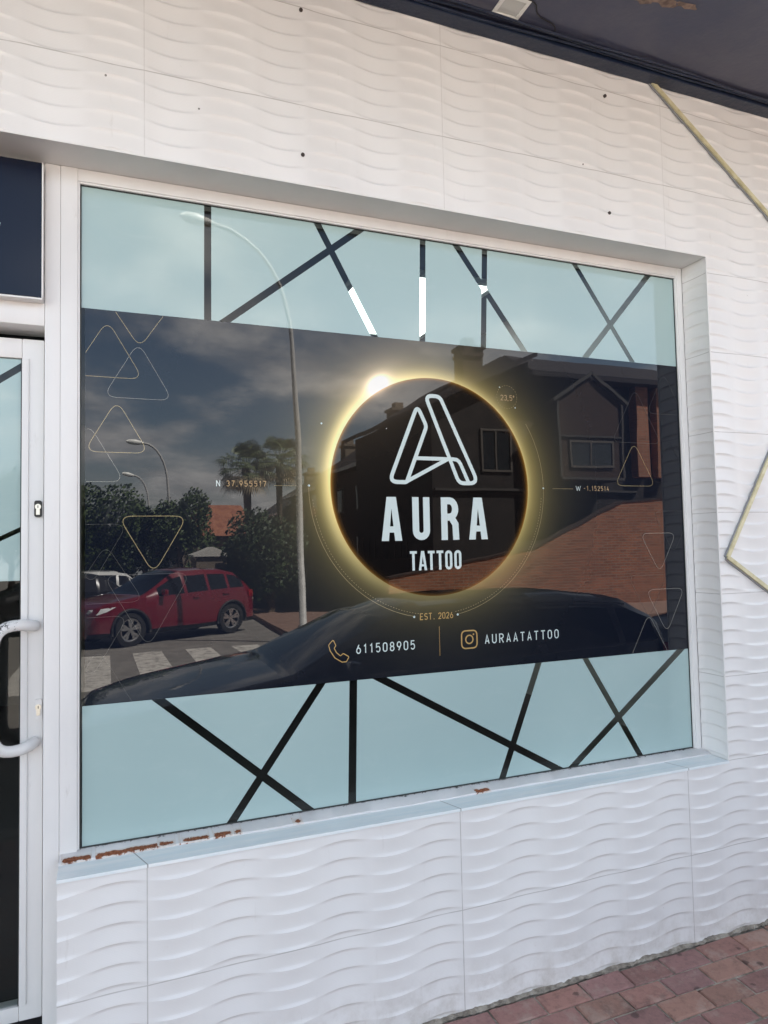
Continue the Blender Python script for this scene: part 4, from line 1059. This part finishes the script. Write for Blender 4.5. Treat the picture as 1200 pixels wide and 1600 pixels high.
# ------------------------------------------------------------------ cars
def car(name, label, loc, rotz, paint, L, zr, belt, wid, gh, arches, clad=False, wheel_r=.34, grp='cars parked along the street', pillars=()):
    """zr: centre line (x,z) list; belt: (x,z); wid: (x,half width); gh = (x cowl, x roof front, x roof rear, x tail)"""
    t = thing(name, (0, 0, 0), label, 'car', grp)
    I = lambda tab, x: float(np.interp(x, [p[0] for p in tab], [p[1] for p in tab]))
    n = int(L/.04)+1; xs = list(np.linspace(0, L, n)); rows = []
    for x in xs:
        W_ = I(wid, x); zt = I(zr, x); zb = min(I(belt, x), zt-.015); g = max(0, min(1, (zt-zb)/.45))
        wr = W_*(.90-.19*g); bot = .24
        for xa in arches:
            if abs(x-xa) < wheel_r+.06: bot = max(bot, wheel_r + math.sqrt(max(0, (wheel_r+.06)**2-(x-xa)**2)) - .02)
        mid = max(bot+.02, min(.62, zb-.05)); bot2 = min(bot+.10, mid-.01); zb2 = max(zb, mid+.02); zt = max(zt, zb2+.015)
        half = [(W_*.93, bot), (W_*.985, bot2), (W_*1.0, mid), (W_*.985, (mid+zb2)/2), (W_*.955, zb2), (wr+(W_*.95-wr)*.22, zb2+(zt-zb2)*.72), (wr*.94, zt-.035*g-.006), (wr*.6, zt-.008*g), (0, zt)]
        rows.append([(y_, z_) for y_, z_ in half] + [(-y_, z_) for y_, z_ in half[-2::-1]])
    K = len(rows[0]); V_ = [(xs[i], y_, z_) for i in range(n) for y_, z_ in rows[i]]
    parts = {}
    for i in range(n-1):
        x = (xs[i]+xs[i+1])/2; zt = I(zr, x); zb = I(belt, x)
        for j in range(K-1):
            jj = j if j < K//2 else K-2-j; key = 'body'
            if jj in (4, 5) and gh[0]+.25 < x < gh[3]-.25 and zt-zb > .22 and not any(abs(x-p) < .035 for p in pillars): 
                if jj == 4: key = 'side_window'
                else: key = 'body' if zt-zb < .3 else 'body'
            if jj in (6, 7) and gh[0]+.02 < x < gh[1]-.04: key = 'windscreen'
            if jj in (6, 7) and gh[2]+.04 < x < gh[3]-.04: key = 'rear_window'
            if clad and jj == 0: key = 'cladding'
            parts.setdefault(key, []).append((i*K+j, (i+1)*K+j, (i+1)*K+j+1, i*K+j+1))
    fcap = tuple(range(K)); rcap = tuple((n-1)*K+j for j in reversed(range(K)))
    parts['body'] += [fcap, rcap]
    parts['underside'] = [((i)*K, i*K+K-1, (i+1)*K+K-1, (i+1)*K) for i in range(n-1)]
    mm = {'body': paint, 'side_window': M['car_glass'], 'windscreen': M['car_glass'], 'rear_window': M['car_glass'], 'cladding': M['cladding'], 'underside': M['black']}
    for key, fs in parts.items():
        used = sorted({i for f in fs for i in f}); mp = {a: b for b, a in enumerate(used)}
        o = mesh_obj(key, [V_[i] for i in used], [[mp[i] for i in f] for f in fs], mm[key], t, local=True); recalc(o); autosmooth(o, 40)
    for xa in arches:
        W_ = I(wid, xa)
        for sg in (1, -1):
            yo = sg*(W_-.01); mb = MB(); N = 28; pr = [(.60, -.20), (.72, -.22), (.97, -.21), (1.0, -.17), (1.0, -.05), (.97, -.01), (.72, 0), (.66, -.02)]
            vs = []; fs = []
            for i in range(N):
                a = 2*math.pi*i/N
                for (r_, d) in pr: vs.append((xa+wheel_r*r_*math.cos(a), yo+sg*d, wheel_r+wheel_r*r_*math.sin(a)))
            q = len(pr)
            for i in range(N):
                for j in range(q): fs.append((i*q+j, ((i+1) % N)*q+j, ((i+1) % N)*q+(j+1) % q, i*q+(j+1) % q))
            mb.add(vs, fs); wh = recalc(mb.build('wheel', M['tyre'], t, local=True)); autosmooth(wh)
            mb = MB()
            rim = arc(xa, wheel_r, wheel_r*.66, wheel_r*.66, 0, 348, 30); mb_y = sorted((yo-sg*.05, yo-sg*.12))
            for i in range(N):
                a0, a1 = 2*math.pi*i/N, 2*math.pi*(i+1)/N
                P2 = lambda r_, a, d: (xa+wheel_r*r_*math.cos(a), yo+sg*d, wheel_r+wheel_r*r_*math.sin(a))
                mb.add([P2(.66, a0, -.02), P2(.66, a1, -.02), P2(.59, a1, -.03), P2(.59, a0, -.03), P2(.57, a1, -.12), P2(.57, a0, -.12)], [(0, 1, 2, 3), (3, 2, 4, 5)])
            for k in range(5):
                for da in (-.13, .13):
                    a = k*2*math.pi/5 + .3; c1_, c2_ = a+da*.6, a+da*1.5; w1 = .085
                    P3 = lambda r_, a_, off, d: (xa+wheel_r*(r_*math.cos(a_)-off*math.sin(a_)), yo+sg*d, wheel_r+wheel_r*(r_*math.sin(a_)+off*math.cos(a_)))
                    mb.add([P3(.08, c1_, -w1*.6, -.035), P3(.6, c2_, -w1, -.028), P3(.6, c2_, w1, -.028), P3(.08, c1_, w1*.6, -.035), P3(.08, c1_, -w1*.6, -.06), P3(.6, c2_, -w1, -.05), P3(.6, c2_, w1, -.05), P3(.08, c1_, w1*.6, -.06)],
                           [(0, 1, 2, 3), (0, 4, 5, 1), (2, 6, 7, 3), (4, 7, 6, 5)])
            mb.prism([], 0, 0) if False else None
            mb.tube([(xa, yo-sg*.07, wheel_r), (xa, yo-sg*.028, wheel_r)], wheel_r*.14, 12)
            recalc(mb.build('rim', M['rim'], wh, local=True))
            mb = MB(); mb.tube([(xa, yo-sg*.12, wheel_r), (xa, yo-sg*.10, wheel_r)], wheel_r*.58, 20); mb.build('brake_disc', M['black'], wh, local=True)
    if clad:
        for xa in arches:
            for sg in (1, -1):
                mb = MB(); mb.tube([(xa+(wheel_r+.075)*math.cos(a), sg*(I(wid, xa+(wheel_r+.075)*math.cos(a))*.995), wheel_r-.02+(wheel_r+.075)*math.sin(a)) for a in np.linspace(-.15, math.pi+.15, 22)], .034, 6)
                mb.build('arch_trim', M['cladding'], t, smooth=True, local=True)
    W0 = I(wid, .18)
    for sg in (1, -1):
        bz = I(belt, .3); mb = MB(); y0_, y1_ = sorted((sg*W0*.55, sg*(I(wid, .25)*.965)))
        hx = [(.05, W0*.55), (.06, W0*.72), (.13, W0*.93), (.50, I(wid, .5)*.985), (.45, I(wid, .5)*.995)]
        ztop, zlow = bz-.06, bz-.17
        P4 = [(.035, sg*W0*.52, zlow+.03), (.11, sg*(I(wid, .11)+.012), zlow), (.30, sg*(I(wid, .30)*1.0+.004), zlow+.05), (.52, sg*(I(wid, .52)*.985+.004), ztop+.035), (.20, sg*(I(wid, .2)*.97+.006), ztop+.015), (.06, sg*W0*.60, ztop-.005)]
        mb.add(P4 + [(p[0]+.08, p[1]*.9, p[2]) for p in P4], [(0, 1, 2, 3, 4, 5)] + [(i, (i+1) % 6, 6+(i+1) % 6, 6+i) for i in range(6)])
        recalc(mb.build('headlight', M['headlamp'], t, local=True))
        mb = MB(); xe = L-.10; we_ = I(wid, xe); bz2 = I(belt, L-.25)
        mb.add([(L-.30, sg*(I(wid, L-.30)+.006), bz2-.03), (L-.28, sg*(I(wid, L-.28)+.008), bz2-.20), (L-.02, sg*(I(wid, L-.02)*.97+.01), bz2-.22), (L+.004, sg*I(wid, L)*.7, bz2-.20), (L-.04, sg*I(wid, L)*.72, bz2-.06), (L-.07, sg*(I(wid, L-.07)*.97+.006), bz2-.05)], [(0, 1, 2, 5), (5, 2, 3, 4)])
        recalc(mb.build('taillight', M['taillamp'], t, local=True))
        cz = I(belt, gh[0]+.45); mx = gh[0]+.42; wy = I(wid, mx); mb = MB(); ya, yb = sorted((sg*(wy-.02), sg*(wy+.17)))
        mb.box(mx, mx+.11, ya, yb, cz+.02, cz+.15, .035); autosmooth(mb.build('wing_mirror', paint, t, local=True))
        for hx_ in (gh[0]+1.30, gh[0]+2.2):
            wy = I(wid, hx_)*.99; ya, yb = sorted((sg*(wy-.015), sg*(wy+.022))); mb = MB(); mb.box(hx_, hx_+.18, ya, yb, I(belt, hx_)-.13, I(belt, hx_)-.095, .008); mb.build('door_handle', paint, t, local=True)
    wy = I(wid, .02)
    mb = MB(); mb.box(-.015, .06, -wy*.55, wy*.55, .36, .52, .01); mb.build('grille', M['black'], t, local=True)
    mb = MB(); mb.box(-.022, -.014, -.26, .26, .40, .50); mb.build('number_plate', M['lamp_white'], t, local=True)
    t.location = loc; t.rotation_euler = (0, 0, rotz)
    return t
suvz = [(0, .55), (.04, .74), (.12, .86), (.35, .95), (1.15, 1.07), (1.30, 1.13), (1.95, 1.50), (2.25, 1.585), (2.9, 1.62), (3.5, 1.58), (3.85, 1.50), (4.2, 1.17), (4.36, 1.02), (4.45, .80), (4.47, .55)]
suvb = [(0, .5), (.12, .82), (.4, .93), (1.2, 1.02), (3.2, 1.09), (4.1, 1.10), (4.36, 1.0), (4.47, .5)]
suvw = [(0, .58), (.05, .72), (.15, .81), (.4, .885), (1.0, .915), (2.5, .92), (3.8, .905), (4.2, .86), (4.4, .78), (4.47, .70)]
# red suv: front wheel at (.43,-14.1), rear wheel at (2.94,-15.5)
ang = math.atan2(-15.47+14.09, 2.94-.43)
A0 = .85; ux, uy = math.cos(ang), math.sin(ang)
fx_, fy_ = .43 - uy*(-1)*0, -14.09
# local +y side faces the shop: near wheels lie .9 m in front of the centre line
nx, ny = -uy, ux
cx_, cy_ = .43 - nx*.88 - ux*A0, -14.09 - ny*.88 - uy*A0
car('red_car', 'dark red suv parked beyond the zebra crossing, reflected in the poster', (cx_, cy_, street_z(-14.8)+.0), ang, M['red_paint'], 4.47, suvz, suvb, suvw, (1.15, 2.2, 3.55, 4.3), (.85, 3.62), clad=True, wheel_r=.365, pillars=(2.25, 2.95, 3.55))
sedz = [(0, .45), (.05, .60), (.2, .70), (.6, .78), (1.3, .89), (1.60, .93), (2.35, 1.30), (2.7, 1.40), (3.3, 1.43), (4.2, 1.425), (4.75, 1.37), (5.15, 1.15), (5.3, 1.0), (5.35, .6)]
sedb = [(0, .42), (.2, .62), (.6, .74), (1.55, .86), (3.5, .93), (5.1, .96), (5.35, .55)]
sedw = [(0, .60), (.08, .74), (.25, .83), (.6, .88), (2.5, .90), (4.6, .88), (5.2, .79), (5.35, .70)]
nc = car('dark_car', 'near black blue hatchback parked at the kerb in front of the window, reflected large', (-.42, -3.42, street_z(-3.4)), 0, M['navy_paint'], 5.35, sedz, sedb, sedw, (1.52, 2.6, 4.5, 5.28), (.88, 4.05), pillars=(2.75, 3.75, 4.6))
mb = MB(); tab = lambda x: float(np.interp(x, [p[0] for p in sedz], [p[1] for p in sedz]))
for sg in (1, -1):
    mb.tube([(x, sg*(.655+.06*max(0, 2.75-x)), tab(x)-.086) for x in np.linspace(2.3, 4.75, 30)], .010, 6)
mb.build('roof_strip', M['chrome'], nc, local=True)
bl = lambda x: float(np.interp(x, [p[0] for p in sedb], [p[1] for p in sedb])); wl = lambda x: float(np.interp(x, [p[0] for p in sedw], [p[1] for p in sedw]))
for sg in (1, -1):
    mb = MB(); mb.tube([(x, sg*(wl(x)*.958+.004), bl(x)+.004) for x in np.linspace(1.75, 4.95, 26)], .010, 6); mb.build('belt_strip', M['chrome'], nc, local=True)
    for xd in (1.62, 2.75, 3.85):
        mb = MB(); mb.tube([(xd, sg*(wl(xd)*k+.001), z_) for k, z_ in ((1.0, .34), (1.001, .60), (.985, .76), (.957, bl(xd)))], .0055, 5); mb.build('door_seam', M['black'], nc, local=True)
car('dark_car', 'black car parked behind the dark hatchback at the right end of the reflection', (5.75, -3.55, street_z(-3.4)), 0, M['black_paint'], 4.47, suvz, suvb, suvw, (1.15, 2.2, 3.55, 4.3), (.85, 3.62), pillars=(2.25, 2.95, 3.55))
car('dark_car', 'dark grey car half hidden behind the nose of the red suv', (-3.9, -18.4, street_z(-18)), R(-16), M['black_paint'], 4.47, suvz, suvb, suvw, (1.15, 2.2, 3.55, 4.3), (.85, 3.62), pillars=(2.25, 2.95, 3.55))
car('white_car', 'white car whose roof shows above the dark grey car', (-3.3, -24.0, street_z(-24)+.05), R(-8), M['white_paint'], 4.47, suvz, suvb, suvw, (1.15, 2.2, 3.55, 4.3), (.85, 3.62), pillars=(2.25, 2.95, 3.55))

bpy.data.objects['red_car'].scale = (1, 1, 1.04)
